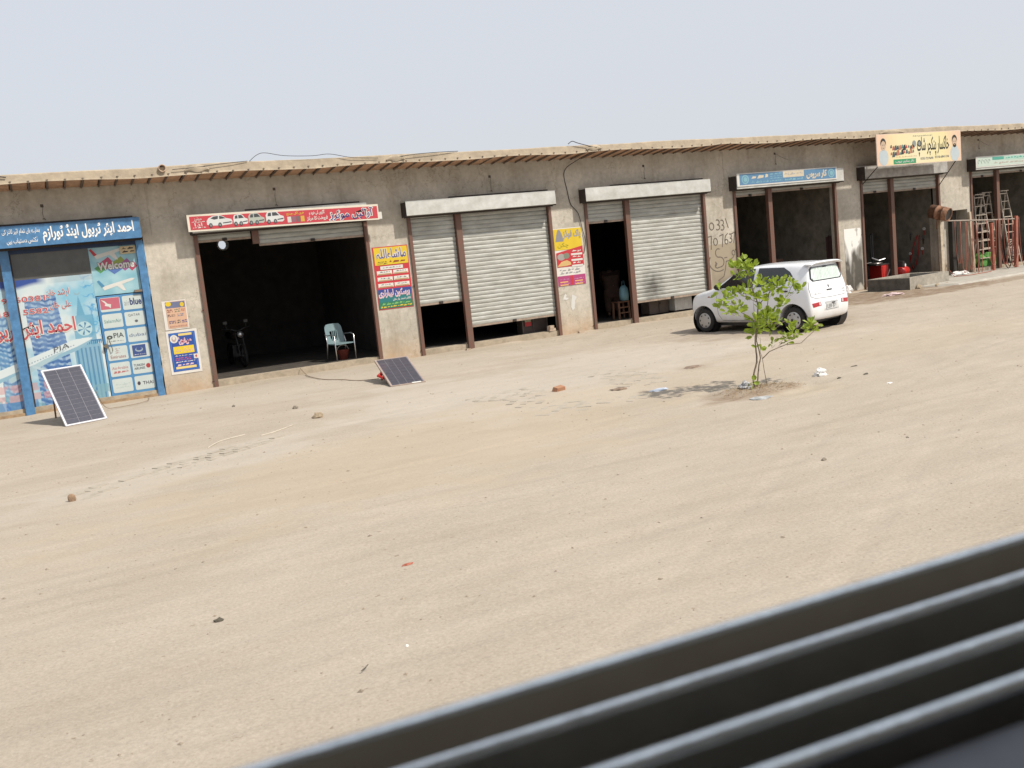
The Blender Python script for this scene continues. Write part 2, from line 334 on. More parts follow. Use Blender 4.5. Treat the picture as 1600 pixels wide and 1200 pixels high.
warm = np.maximum.reduce([blob(X, Y, 4.5, -10.8, 4.5, 1.9, .35, 71), .6*blob(X, Y, 13, -9.5, 5, 1.5, 0, 72), .7*blob(X, Y, 9.3, -11.9, .8, .35, 0, 73), .8*np.clip(1-(-Y)/.5, 0, 1)*(Y < 0)*fbm(X*1.5, Y*6, 75, 3)*1.6])
att = np.ones((nx*ny, 4)); att[:, 0] = oil.ravel(); att[:, 1] = pale.ravel(); att[:, 2] = warm.ravel()
ca = me.color_attributes.new('wear', 'FLOAT_COLOR', 'POINT'); ca.data.foreach_set('color', att.ravel())
gm = bpy.data.materials.new('dusty_sand'); gm.use_nodes = True; n = gm.node_tree; b = n.nodes['Principled BSDF']; L = n.links.new
b.inputs['Roughness'].default_value = .97; b.inputs['Specular IOR Level'].default_value = .15
g = n.nodes.new('ShaderNodeNewGeometry')
def gn(scale, st=(1, 1, 1), det=6, rough=.6):
    mp = n.nodes.new('ShaderNodeMapping'); mp.inputs['Scale'].default_value = st; L(g.outputs['Position'], mp.inputs[0])
    t = n.nodes.new('ShaderNodeTexNoise'); t.inputs['Scale'].default_value = scale; t.inputs['Detail'].default_value = det; t.inputs['Roughness'].default_value = rough; L(mp.outputs[0], t.inputs[0]); return t
def rp(src, p0, p1, c0, c1):
    r = n.nodes.new('ShaderNodeValToRGB'); e = r.color_ramp.elements; e[0].position = p0; e[1].position = p1; e[0].color = (*c0, 1); e[1].color = (*c1, 1); L(src, r.inputs[0]); return r
def mixn(fac, a, b_, mode='MIX'):
    x = n.nodes.new('ShaderNodeMixRGB'); x.blend_type = mode
    for i, s in enumerate((fac, a, b_)):
        if hasattr(s, 'is_linked') or hasattr(s, 'links'): L(s, x.inputs[i])
        elif i == 0: x.inputs[0].default_value = s
        else: x.inputs[i].default_value = (*s, 1)
    return x.outputs[0]
c0 = rp(gn(.5, (1, 1.8, 1)).outputs[0], .33, .68, (.365, .320, .262), (.412, .364, .304)).outputs[0]
st = rp(gn(1.8, (.5, 2.0, 1), 9, .75).outputs[0], .3, .7, (.92, .91, .90), (1.04, 1.04, 1.04)).outputs[0]
gr = rp(gn(42, (1, 1, 1), 5, .85).outputs[0], .34, .66, (.76, .75, .74), (1.14, 1.14, 1.14)).outputs[0]
c1 = mixn(1., c0, st, 'MULTIPLY'); c2 = mixn(.8, c1, gr, 'MULTIPLY')
at = n.nodes.new('ShaderNodeAttribute'); at.attribute_name = 'wear'; se = n.nodes.new('ShaderNodeSeparateColor'); L(at.outputs[0], se.inputs[0])
def mulv(a, v):
    x = n.nodes.new('ShaderNodeMath'); x.operation = 'MULTIPLY'; L(a, x.inputs[0])
    if isinstance(v, float): x.inputs[1].default_value = v
    else: L(v, x.inputs[1])
    return x.outputs[0]
c3 = mixn(mulv(se.outputs[1], .45), c2, (.45, .415, .365)); c4 = mixn(mulv(se.outputs[2], .38), c3, (.40, .32, .23))
on = rp(gn(3, (1, 2.5, 1)).outputs[0], .35, .6, (.45, .45, .45), (1, 1, 1)).outputs[0]
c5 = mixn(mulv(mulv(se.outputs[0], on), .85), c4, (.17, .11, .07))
spk = rp(gn(34, (1, 1, 1), 1).outputs[0], .735, .76, (1, 1, 1), (.62, .56, .5)).outputs[0]
spk2 = rp(gn(11, (1, 1.3, 1), 2, .7).outputs[0], .70, .73, (1, 1, 1), (.60, .54, .47)).outputs[0]; spk3 = rp(gn(17, (1.2, 1, 1), 2, .7).outputs[0], .715, .74, (1, 1, 1), (1.28, 1.28, 1.3)).outputs[0]
c6 = mixn(.7, mixn(.8, mixn(.55, c5, spk, 'MULTIPLY'), spk2, 'MULTIPLY'), spk3, 'MULTIPLY'); L(c6, b.inputs['Base Color'])
bp = n.nodes.new('ShaderNodeBump'); bp.inputs['Strength'].default_value = .8; bp.inputs['Distance'].default_value = .012; L(gn(12, (.6, 1.6, 1), 9, .75).outputs[0], bp.inputs['Height']); L(bp.outputs[0], b.inputs['Normal'])
me.materials.append(gm)
ground = link('ground', me, kind='structure')
# half-buried soling bricks in the sand
bmsh = []
for k in range(3):
    q = MB(); j = lambda a: a+random.uniform(-.008, .008)
    q.add([(j(-.112), j(-.053), -.07), (j(.112), j(-.053), -.07), (j(.112), j(.053), -.07), (j(-.112), j(.053), -.07), (j(-.108), j(-.05), 0), (j(.108), j(-.05), 0), (j(.108), j(.05), 0), (j(-.108), j(.05), 0)],
          [(0, 3, 2, 1), (4, 5, 6, 7), (0, 1, 5, 4), (1, 2, 6, 5), (2, 3, 7, 6), (3, 0, 4, 7)]); bmsh.append(q.mesh('brick', SBRICK))
def lay(x, y, a, dz): o = link('brick', random.choice(bmsh), ground, (x, y, ghs(x, y)+dz)); o.rotation_euler = (random.uniform(-.04, .04), random.uniform(-.04, .04), a)
ax = Vector((2.67-.13, -8.24+9.87)).normalized(); pr = Vector((-ax.y, ax.x)); ang = math.atan2(ax.y, ax.x)
for r_ in range(-2, 3):
    for i in range(14):
        t = .05+i*.235+(r_ % 2)*.1
        keep = fbm(np.array([t*1.3]), np.array([r_*.7+4.]), 5, 2)[0]
        if keep < .34 or (abs(r_) == 2 and keep < .5): continue
        p_ = Vector((.13, -9.80))+ax*t+pr*(r_*.12); lay(p_.x, p_.y, ang+random.uniform(-.03, .03), random.uniform(-.002, .010))
for i in range(26):
    for j_ in range(18):
        x_ = 5.0+i*.17; y_ = -10.3+j_*.17
        if fbm(np.array([x_*.9]), np.array([y_*.9]), 15, 2)[0] < .50: continue
        lay(x_+random.uniform(-.01, .01), y_, (math.pi/4 if (i+j_) % 2 else -math.pi/4)+random.uniform(-.05, .05), random.uniform(-.006, .005))
# scattered grit
q = MB(); rng = np.random.RandomState(3); cnt = 0
while cnt < 3200:
    x_ = rng.uniform(-2.5, 26); y_ = -rng.uniform(.15, 18.4)
    if rng.rand() > .25+1.6*max(0, float(fbm(np.array([x_*.5]), np.array([y_*.9]), 88, 2)[0])-.5)*2: continue
    s_ = rng.uniform(.004, .010) if rng.rand() < .8 else rng.uniform(.010, .022); z_ = ghs(x_, y_); cnt += 1
    pts = [(x_+s_*a*rng.uniform(.6, 1.3), y_+s_*b2*rng.uniform(.6, 1.3), z_+s_*c*rng.uniform(.5, 1)) for a, b2, c in [(1, 0, .1), (0, 1, .1), (-1, 0, .1), (0, -1, .1), (0, 0, .75), (0, 0, -.6)]]
    q.add(pts, [(0, 1, 4), (1, 2, 4), (2, 3, 4), (3, 0, 4), (1, 0, 5), (2, 1, 5), (3, 2, 5), (0, 3, 5)])
gv = mat('grit', (.30, .25, .19), .9, var=.3, scale=2.5, dirt=(.13, .105, .08)); q.build('gravel', gv, kind='stuff', label='small stones scattered over the sand')
# concrete apron at the right
q = MB(); pts = [(23.3, -.05), (23.5, -1.7), (24.32, -2.5), (26, -2.42), (27.75, -2.2), (30, -2.05), (33.5, -1.9), (38, -1.8), (38, -.05)]
q.add([(x, y, .055+.01*math.sin(x*2)) for x, y in pts]+[(x+(.06 if i < 2 else 0), y-(.10 if 0 < i < 8 else 0), -.06) for i, (x, y) in enumerate(pts)], [tuple(range(9))]+[(i, i+9, (i+1) % 9+9, (i+1) % 9) for i in range(9)])
q.build('pavement', mat('pale_concrete', (.40, .375, .33), .9, var=.12, scale=3, bump=.3, bscale=30), kind='structure')

# ------------------------------------------------------------------ the row of shops
X0 = [3.41+4.956*k for k in range(-2, 8)]       # left post of bays -2..7 ; BAY(k)
def BX(k): return 3.41+4.956*k-4.956
OW = 3.95
def ow(k): return 3.50 if k == 5 else OW
row = thing('shop_row', 'long single-storey row of cement-plastered shops with rolling shutters and a flat tiled roof', 'building')
XL, XR = -8.5, 43.2; WT = .24
OT = 3.42
wb = MB()
edges = [XL]
for k in range(-1, 8): edges += [BX(k)+.02, BX(k)+ow(k)-.02]
edges.append(XR)
for i in range(0, len(edges), 2):
    a_, b_ = edges[i], edges[i+1]
    nseg = max(1, int((b_-a_)/1.1))
    if abs(a_-(BX(5)+ow(5)-.02)) < .1:     # pillar with the recess
        wb.box(a_, 26.89, 0, WT, -.1, OT); wb.box(28.02, b_, 0, WT, -.1, OT); wb.box(26.89, 28.02, 0, WT, 2.15, OT); wb.box(26.79, 28.1, .40, .48, -.1, 2.2); wb.box(26.80, 26.89, WT, .40, -.1, 2.2); wb.box(28.02, 28.1, WT, .40, -.1, 2.2); wb.box(26.89, 28.02, WT, .40, 2.15, 2.25)
    else: wb.box(a_, b_, 0, WT, -.1, OT)
wb.box(XL, XR, 0, WT, OT, 4.53)
wall = wb.build('wall', WALL, row)
# slightly projecting expansion ribs above the pillars
for xj in (3.0-.42, 18.0, 37.6): q = MB(); q.box(xj, xj+.02, -.012, 0, 3.4, 4.5); q.build('render_joint', MATS['cement_plaster'], row)
# inner structure: side walls, back wall, floors, ceiling
for k in range(-1, 9):
    q = MB(); xw = BX(k)-.62; q.box(xw, xw+.22, WT, 6, .0, 4.4); q.build('partition_wall', GLOOM, row)
for k in (4, 5, 6):
    q = MB()
    xw = BX(k)+ow(k)+.12 if k == 5 else BX(k+1)-.62
    q.box(xw-.006, xw-.002, WT+.18, 5.99, .1, 4.2); q.build('partition_plaster', DIMW, row)
for (xa_, xb_, y_) in ((BX(5)-.39, BX(5)+ow(5)+.10, 3.4), (BX(6)-.39, BX(7)-.63, 4.4)):
    q = MB(); q.box(xa_, xb_, y_, y_+.12, .1, 4.1); q.build('inner_wall', DIMW, row)
# back wall with the round vent in bay 1
q = MB(); vx, vz, vr = 5.11, 3.31, .125
q.box(XL, vx-.5, 6, 6.23, -.1, 4.3); q.box(vx+.5, XR, 6, 6.23, -.1, 4.3); q.box(vx-.5, vx+.5, 6, 6.23, -.1, vz-.5); q.box(vx-.5, vx+.5, 6, 6.23, vz+.5, 4.3)
N = 24; ring = [(vx+vr*math.cos(2*math.pi*i/N), vz+vr*math.sin(2*math.pi*i/N)) for i in range(N)]
sq = []
for i in range(N):
    c_, s_ = math.cos(2*math.pi*i/N), math.sin(2*math.pi*i/N); mxx = max(abs(c_), abs(s_)); sq.append((vx+.5*c_/mxx, vz+.5*s_/mxx))
for i in range(N):
    j = (i+1) % N
    q.add([(ring[i][0], 6, ring[i][1]), (ring[j][0], 6, ring[j][1]), (sq[j][0], 6, sq[j][1]), (sq[i][0], 6, sq[i][1])], [(0, 1, 2, 3)])
    q.add([(ring[i][0], 6, ring[i][1]), (ring[j][0], 6, ring[j][1]), (ring[j][0], 6.23, ring[j][1]), (ring[i][0], 6.23, ring[i][1])], [(0, 1, 2, 3)])
q.build('back_wall', GLOOM, row)
q = MB(); M_ = Matrix.Translation((vx, 5.99, vz)) @ Matrix.Rotation(R(90), 4, 'X'); q.lathe([(.125, -.24), (.125, .02), (.165, .02), (.165, 0)], 28, M_); q.build('vent_pipe', WHITEP, row, smooth=True)
# floors with thresholds
for k in range(-1, 8):
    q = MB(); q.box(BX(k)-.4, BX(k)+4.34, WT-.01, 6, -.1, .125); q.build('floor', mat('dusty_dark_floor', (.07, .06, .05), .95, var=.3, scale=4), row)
    q = MB(); n_ = 10; xa, xb = BX(k)+.03, BX(k)+ow(k)-.03
    top = [(xa+(xb-xa)*i/n_, random.uniform(-.008, .008)) for i in range(n_+1)]
    for i in range(n_):
        (x1, d1), (x2, d2) = top[i], top[i+1]
        q.add([(x1, .02+d1, -.08), (x2, .02+d2, -.08), (x2, .02+d2, .135+d2), (x1, .02+d1, .135+d1), (x1, WT+.02, .14), (x2, WT+.02, .14)], [(0, 1, 2, 3), (3, 2, 5, 4)])
    q.build('threshold', mat('threshold_cement', (.38, .32, .24), .95, var=.15, scale=6, bump=.5, bscale=30), row)
# roof
SL = -.10
def soff(y): return 4.50+SL*y
q = MB(); n_ = 300; dx = (XR-XL+.6)/n_
def fb(x): return 4.55+.016*math.sin(x*1.9)+.02*(float(fbm(np.array([x*.8]), np.array([0.]), 4, 3)[0])-.5)*2
def ft(x): return 4.745+.05*(float(fbm(np.array([x*.5]), np.array([3.]), 14, 3)[0])-.5)
for i in range(n_+1):
    x = XL-.3+i*dx; b0, t0 = fb(x), ft(x); w_ = .012*(float(fbm(np.array([x*2.3]), np.array([7.]), 24, 2)[0])-.5)
    q.v += [(x, -.85, b0+.03), (x, -.895+w_, b0), (x, -.885+w_, b0+.035), (x, -.872+w_, t0-.02), (x, -.84, t0), (x, 2, t0-.12), (x, 6.4, 4.25), (x, 6.4, 4.05)]
for i in range(n_):
    for k in range(7): q.f.append((i*8+k, (i+1)*8+k, (i+1)*8+k+1, i*8+k+1))
q.build('roof_slab', MUD, row, smooth=False)
q = MB(); q.box(XL-.1, XR+.1, WT-.001, 6.2, 0, .02, Matrix(((1, 0, 0, 0), (0, 1, 0, 0), (0, SL, 1, 4.52), (0, 0, 0, 1)))); q.build('ceiling', GLOOM, row)
bq = MB(); bq.box(-.02, .02, -.935, .02, soff(-.5)-4.55, soff(-.5)-4.54)
bmesh_ = MB()
for (xa, xb, z0_, z1_) in ((-.020, .020, -.002, .006), (-.004, .004, -.026, -.002)):
    bmesh_.add([(x, y, soff(y)+z) for x in (xa, xb) for y in (-.905, .0) for z in (z0_, z1_)], [(0, 1, 3, 2), (4, 6, 7, 5), (0, 4, 5, 1), (2, 3, 7, 6), (0, 2, 6, 4), (1, 5, 7, 3)])
tb = bmesh_.mesh('roof_beam', IRON)
SPC = .325; nb = int((XR-XL)/SPC)
tiles = []
for v_ in range(3):
    t_ = MB(); a_ = .012*(v_-1)
    t_.add([(x, y, soff(y)+z) for x in (.028, SPC-.028) for y in (-.86, .0) for z in (.0+a_*.3, .03)], [(0, 1, 3, 2), (4, 6, 7, 5), (0, 4, 5, 1), (2, 3, 7, 6), (0, 2, 6, 4), (1, 5, 7, 3)])
    tiles.append(t_.mesh('roof_tile', TILE))
for i in range(nb):
    x = XL+.1+i*SPC+random.uniform(-.012, .012)
    o = link('roof_beam', tb, row, (x, 0, .002+random.uniform(-.004, .004))); o.rotation_euler = (0, 0, random.uniform(-.012, .012))
    link('roof_tile', tiles[i % 3], row, (XL+.1+i*SPC, 0, .012+random.uniform(-.004, .006)))
# posts
def post(xa, xb, z0=-.04, z1=3.38, y0=-.035, y1=.06, m=BRN, name='shutter_post', brk=True):
    q = MB(); q.box(xa, xb, y0, y1, z0, z1)
    q.box(xa-.004, xa+.012, y0-.012, y0, z0, z1)
    if brk:
        for zz in (.12, 1.7): q.box(xa-.04, xa, y0+.01, y0+.03, zz, zz+.025)
    return q.build(name, m, row)
# slats
slat_cache = {}
def slat_mesh(wd):
    k = round(wd, 3)
    if k not in slat_cache:
        q = MB(); pr = [(0, .0), (.010, -.006), (.045, -.012), (.080, -.008), (.094, -.001), (.097, .012), (.104, .004)]
        for (z, y) in pr: q.v += [(0, y, z), (wd, y, z)]
        for i in range(len(pr)-1): q.f.append((2*i, 2*i+1, 2*i+3, 2*i+2))
        slat_cache[k] = q.mesh('slat', SLAT, True)
    return slat_cache[k]
def shutter(xa, xb, zb, zt=3.42, y=.06, dmg=None):
    s = MB(); s.box(xa+.01, xb-.01, y-.012, y+.018, zb-.035, zb+.012); sh = s.build('rolling_shutter', mat('shutter_foot_rail', (.36, .28, .22), .6, .2, var=.2, scale=8), row)
    hq = MB(); hc = (xa+xb)/2; hq.box(hc-.05, hc+.05, y-.03, y-.013, zb-.03, zb+.03); hq.tube([(hc-.03, y-.03, zb-.005), (hc-.03, y-.055, zb-.01), (hc+.03, y-.055, zb-.01), (hc+.03, y-.03, zb-.005)], .006, 5); hq.build('lock_hasp', BRD, sh)
    z = zb+.012; me_ = slat_mesh(xb-xa-.02)
    while z < zt:
        o = link('slat', me_, sh, (xa+.01, y+random.uniform(-.002, .002), z)); o.rotation_euler = (random.uniform(-.06, .06), random.uniform(-.0012, .0012), 0); z += .1035
    return sh
def box_cover(k, xa, xb, zb=3.38, zt=3.715, d=.35, m=SHEET, top=True):
    q = MB()
    n_ = 12
    for i in range(n_+1):
        x = xa+(xb-xa)*i/n_; w_ = random.uniform(-.006, .006); q.v += [(x, -d+.02, zb-.006), (x, -d, zb), (x, -d+w_, (zb+zt)/2), (x, -d+.004, zt), (x, -.0, zt+.03)]
    for i in range(n_):
        for r_ in range(4): q.f.append((i*5+r_, (i+1)*5+r_, (i+1)*5+r_+1, i*5+r_+1))
    for i in (0, n_): q.f.append(tuple(i*5+r_ for r_ in range(1, 5)))
    q.box(xa+.02, xb-.02, -d+.02, -.002, zb-.004, zb-.001)
    c_ = q.build('shutter_box', m, row)
    e = MB(); e.box(xa-.006, xa-.002, -d+.012, -.002, zb-.03, zt-.02); e.box(xb+.002, xb+.006, -d+.012, -.002, zb-.03, zt-.02)
    e.box(xa, xb, -.16, -.13, zb-.05, zb-.008)
    e.build('box_end', BRD, c_)
    if top:
        f = MB(); f.box(xa+.9+random.uniform(0, .5), xb-.1, -.14, -.002, zt+.034, zt+.05); f.box(xa+1.2, xb-.1, -.145, -.14, zt+.0, zt+.05); f.build('top_flange', BRD, c_)
    return c_
CFG = {-1: (.3, .3, 1), 0: (None, None, 1), 1: (3.21, 3.03, 0), 2: (1.24, .56, 1), 3: (2.84, .59, 1), 4: (3.2, 3.26, 1), 5: (2.98, 2.96, 1), 6: (3.18, 3.25, 1), 7: (.3, .3, 1)}
for k, (zl, zr_, mid) in CFG.items():
    a = BX(k)
    pm = BLUEP if k == 0 else BRN
    if k != 0:
        post(a, a+.085, m=pm); post(a+ow(k)-.085, a+ow(k), m=pm, brk=False)
        if mid: post(a+1.25, a+1.40, m=pm, brk=False, z0=-.04, y0=-.05)
        shutter(a+.085, a+1.25, zl); shutter(a+1.40, a+ow(k)-.085, zr_)
    if k == 1:
        q = MB(); q.box(a+1.26, a+1.41, -.02, .05, 3.05, 3.38); q.build('guide_stub', BRN, row)
    xe = {0: 2.33, 1: 7.30, 2: 12.31, 3: 17.25, 4: 22.24, 5: 26.74, 6: 32.2}.get(k, a+OW+.06)
    box_cover(k, {0: -1.75, 1: 3.36}.get(k, a-.11), xe, zt=3.80 if k == 0 else (3.76 if k in (1, 4, 5, 6) else 3.715), d=.34 if k != 0 else .33, m=BLUEP if k == 0 else (mat('grey_sheet', (.42, .41, .39), .6, .2, var=.2, scale=4) if k == 5 else SHEET), top=k in (1, 2, 3, 0))
# dark jambs: inner reveal of pillars are the wall itself
# hooks with drip wires above each bay
for (hx, hz, l_) in ((.56, 4.18, .27), (5.3, 4.22, .36), (10.68, 4.19, .36), (15.3, 4.21, .34), (19.92, 4.32, .3), (28.67, 4.54, .28)):
    hz = min(hz, 4.36)
    q = MB(); q.box(hx-.03, hx+.03, -.008, 0, hz-.03, hz+.03); q.tube([(hx, -.02, hz), (hx+.01, -.04, hz-.05), (hx-.01, -.03, hz-.15), (hx+.005, -.02, hz-l_)], .0035, 5)
    q.tube([(hx-.02, -.02, hz-l_), (hx, -.03, hz-l_+.02), (hx+.03, -.02, hz-l_-.01)], .007, 5)
    if hx > 18: q.tube([(hx, -.03, hz), (hx+.25, -.02, hz-.12), (hx+.5, -.01, hz-.2)], .003, 4)
    q.build('wall_hook', mat('rusty_hook', (.10, .075, .06), .8), row)
# roof spout, roof cables
q = MB(); M_ = Matrix.Translation((2.86, -.80, 4.70)) @ Matrix.Rotation(R(90), 4, 'X'); q.lathe([(.055, -.1), (.06, .14), (.078, .14), (.078, -.1)], 20, M_); q.build('rain_spout', mat('clay_pipe', (.45, .33, .24), .9), row, smooth=True)
def cable(name, pts, r, label, cat='cable', m=WIRE, group=None):
    P = []; pts = [Vector(p) for p in pts]
    for i in range(len(pts)-1):
        p0 = pts[max(i-1, 0)]; p1 = pts[i]; p2 = pts[i+1]; p3 = pts[min(i+2, len(pts)-1)]
        for j in range(6):
            t = j/6; P.append(.5*((2*p1)+(-p0+p2)*t+(2*p0-5*p1+4*p2-p3)*t*t+(-p0+3*p1-3*p2+p3)*t**3))
    P.append(pts[-1]); q = MB(); q.tube(P, r, 6)
    return q.build(name, m, None, True, label=label, cat=cat, group=group)
cable('roof_cable', [(4.65, -.86, 4.76), (4.82, -.9, 4.88), (5.0, -.9, 4.91), (5.4, -.92, 4.83), (6.0, -.92, 4.80), (6.4, -.91, 4.82), (6.9, -.915, 4.72), (7.5, -.91, 4.68)], .006, 'black cable looping up off the roof edge left of centre')
cable('roof_cable', [(-1.6, -.88, 4.86), (-1.0, -.93, 4.83), (-.5, -.93, 4.76), (.0, -.91, 4.68)], .012, 'black cable drooping over the roof edge at the far left')
cable('roof_cable', [(3.05, -.92, 4.66), (3.6, -.92, 4.69), (4.1, -.92, 4.73), (4.6, -.89, 4.76)], .007, 'thin cable lying along the roof edge beside the round spout')
cable('roof_cable', [(7.9, -.91, 4.67), (8.4, -.93, 4.72), (9.0, -.92, 4.74), (9.5, -.88, 4.745)], .008, 'thick grey cable lying over the roof edge above the poster pillar')
cable('roof_cable', [(12.5, -.88, 4.78), (12.6, -.92, 4.84), (12.75, -.93, 4.79), (13.1, -.92, 4.70), (13.3, -.92, 4.66)], .010, 'short black cable hooked over the roof edge at mid row')
cable('wall_cable', [(13.3, -.85, 4.6), (13.1, -.3, 4.45), (12.82, -.03, 4.2), (12.86, -.02, 3.7), (12.93, -.02, 3.35), (13.12, -.03, 3.1), (13.2, -.03, 2.7), (13.26, -.03, 2.35), (13.18, -.03, 2.05)], .009, 'black cable hanging down the pillar beside the yellow and red poster')
# lumps of mud patching on the roof edge
for (lx, wd) in ((3.3, .5), (7.7, .45), (13.0, .45), (23.2, 1.0)):
    q = MB(); n_ = 10
    for i in range(n_+1):
        t = i/n_; x = lx+wd*t; h_ = .10*math.sin(math.pi*t)**.7; q.v += [(x, -.90, 4.60+.02*math.sin(9*t)), (x, -.93, 4.62+h_*.6), (x, -.90, 4.64+h_), (x, -.85, 4.63+h_)]
    for i in range(n_):
        for r_ in range(3): q.f.append((i*4+r_, (i+1)*4+r_, (i+1)*4+r_+1, i*4+r_+1))
    q.build('mud_patch', MUD, row, True)

# ------------------------------------------------------------------ bay 0: travel agency front
fr = thing('travel_agency', 'blue-framed glass shopfront covered with a travel mural and airline cards', 'shopfront', (0, 0, 0))
a0 = BX(0)
q = MB(); q.box(a0, a0+.17, -.03, .07, -.02, 3.30); q.build('frame_post', BLUEP, fr)
q = MB(); q.box(-.36, -.19, -.05, .05, -.09, 3.34); q.build('frame_post', BLUEP, fr)
q = MB(); n_ = 24; xa = [2.22+random.uniform(-.004, .004) for i in range(n_+1)]; xb = [2.37+random.uniform(-.022, .02) for i in range(n_+1)]
for i in range(n_+1):
    z = -.03+3.40*i/n_; q.v += [(xa[i], .05, z), (xa[i], -.03, z), (2.34, -.032, z), (xb[i], -.004, z)]
for i in range(n_):
    for r_ in range(3): q.f.append((i*4+r_, i*4+r_+1, (i+1)*4+r_+1, (i+1)*4+r_))
q.build('frame_post', BLUEP, fr)
q = MB(); q.box(a0+.17, 2.22, -.01, .05, 3.26, 3.37); q.build('head_rail', BLUED, fr)
q = MB(); q.box(a0+.1, 2.22, -.02, .08, -.05, .055); q.build('sill', WOODT, fr)
GL = mat('dusty_window_glass', (.10, .10, .095), .15, var=.1, scale=4)
q = MB(); q.box(-.19, 1.285, .052, .058, 2.735, 3.262); q.build('pane', GL, fr)
q = MB(); q.box(a0+.17, -.36, .052, .058, 2.735, 3.262); q.build('pane', GL, fr)
q = MB(); q.box(a0+.16, 2.22, .2, .26, .05, 3.3); q.build('back_panel', GLOOM, fr)
q = MB(); q.box(-.19, -.16, .03, .056, .05, 3.26); q.build('mullion', BRD, fr)
def mural(Xg, Zg):
    k = .72
    def c(r, g, b): return np.array(C(r, g, b, k))
    n1 = fbm(Xg*1.7+5, Zg*1.7, 7, 4); n2 = fbm(Xg*5+1, Zg*5, 17, 4); n3 = fbm(Xg*11, Zg*4, 27, 3)
    out = np.ones(Xg.shape+(3,))*c(206, 226, 232)
    def put(mask, col, a=1.):
        nonlocal out
        mm = (np.clip(mask, 0, 1)*a)[..., None]; out = out*(1-mm)+np.asarray(col)*mm
    put((n1-.45)*4, c(228, 236, 236)); put((.5-n1)*5, c(120, 192, 222), .8)
    put(np.clip((Xg-.95)*3, 0, 1)*np.clip((.62-np.abs(n2-.5)*6-np.abs(Xg-1.12)*2.4), 0, 1)*3*(Zg > 1.2), c(70, 160, 215))
    put(np.clip((2.56+.04*np.sin(Xg*6)-Zg)*-12+0, 0, 1)*np.clip((.42-Xg)*5, 0, 1), c(52, 84, 160))
    put(((Zg > 2.62)*1.)*np.clip((Xg-.4)*4, 0, 1), c(170, 190, 200), .6)
    # left glass tower with balconies
    for (cx, w0, zt, cc) in ((.27, .33, 2.33, c(62, 112, 178)), (-.55, .16, 2.0, c(82, 138, 190)), (-1.2, .2, 1.4, c(110, 170, 205))):
        wv = w0*(1-.12*np.clip((Zg-1)/1.4, 0, 1)**2); ins = (np.abs(Xg-cx-.03*np.sin(Zg*2)) < wv) & (Zg < zt+.06*np.cos((Xg-cx)/w0*1.3))
        put(ins*1., cc, .85)
        fl = np.sin(Zg*58+3.2*np.cos((Xg-cx)/w0*1.8)+n3*6+n2*5+(Xg-cx)*9); col = np.sin((Xg-cx)/w0*13+n2*3)
        put(ins*np.clip(fl*1.5+(n2-.5)*3, 0, 1)*np.clip(col+.9, .3, 1), c(196, 220, 234), .6); put(ins*np.clip(-fl*1.4-.5+(n3-.5)*3, 0, 1), c(44, 82, 146), .55); put(ins*np.clip((n1-.45)*3, 0, 1), c(150, 190, 215), .4)
    # generic stepped clock tower
    def shp(cx, hw, z0, z1): return (np.abs(Xg-cx) < hw) & (Zg > z0) & (Zg < z1)
    st = c(104, 168, 200); dk = c(66, 126, 170)
    for (hw, z0, z1) in ((.26, 0, 1.28), (.20, 1.28, 1.9)): put(shp(.98, hw, z0, z1)*1., st, .8)
    put((shp(.98, .26, 0, 1.22) & (np.sin(Xg*75) > .2))*1., dk, .7); put(shp(.98, .29, 1.28, 1.34)*(np.sin(Xg*160) > 0)*1., dk); put(shp(.98, .29, 1.34, 1.37)*1., dk)
    put(((np.hypot(Xg-.98, Zg-1.62) < .15))*1., c(190, 220, 226)); put(((np.hypot(Xg-.98, Zg-1.62) < .13) & (np.sin(np.arctan2(Zg-1.62, Xg-.98)*6) > .6))*1., dk)
    put(((np.abs(Xg-.95) < (2.32-Zg)*.19) & (Zg > 1.9) & (Zg < 2.3))*1., st, .9)
    put(((np.hypot(Xg-.94, Zg-2.38) < .06) & (np.hypot(Xg-.94, Zg-2.41) > .052))*1., c(150, 185, 200))
    put(((Zg < .42) & (fbm(Xg*9, Zg*6, 55, 2) > .5))*1., c(130, 176, 190), .7); put(((Zg < .30) & (Xg < -.1))*1., c(60, 120, 190), .6)
    put(((np.abs(Zg-.56) < .08) & (n3 > .45) & (Xg < .55) & (Xg > -1.1))*1., c(215, 160, 160), .6)
    put(((np.abs(Zg-.36) < .07) & (n3 > .4) & (Xg < .62) & (Xg > -1.3))*1., c(215, 160, 160), .6)
    # aeroplane fuselage
    ux, uz = .955, .295; s = (Xg+.6)*ux+(Zg-.88)*uz; t = -(Xg+.6)*uz+(Zg-.88)*ux
    hw = .115*np.clip((1.78-s)/.35, 0, 1)**.6*np.clip((s+.9)/.6, 0, 1)**.5
    pl = (np.abs(t) < hw) & (s < 1.78) & (s > -.9); put(pl*1., c(222, 234, 236)); put((pl & (t < -hw*.35))*1., c(130, 180, 205), .85)
    put(((np.abs(t-.012) < .012) & (s > .2) & (s < 1.4) & (np.sin(s*110) > 0))*1., c(110, 140, 165), .7)
    wg = (np.abs(t+.05-(s-.9)*.12) < .05*np.clip((1.25-s)*2, 0, 1)) & (s > .0) & (s < 1.25); put(wg*1., c(178, 205, 214)); 
    wg2 = (np.abs(t+.06+(s-.5)*.9) < .035) & (s > .5) & (s < .85); put(wg2*1., c(190, 212, 220))
    return out
p_ = painted(fr, 'mural_print', a0+.17, 1.285, .055, 2.735, .05, 330, 310, mural)
NAVY = flat('navy', 40, 58, 120); RED = flat('red', 205, 40, 48); WHT = flat('white', 236, 236, 232, .72); PINKR = flat('soft_red', 214, 84, 92); GREYT = flat('grey_letter', 96, 104, 112)
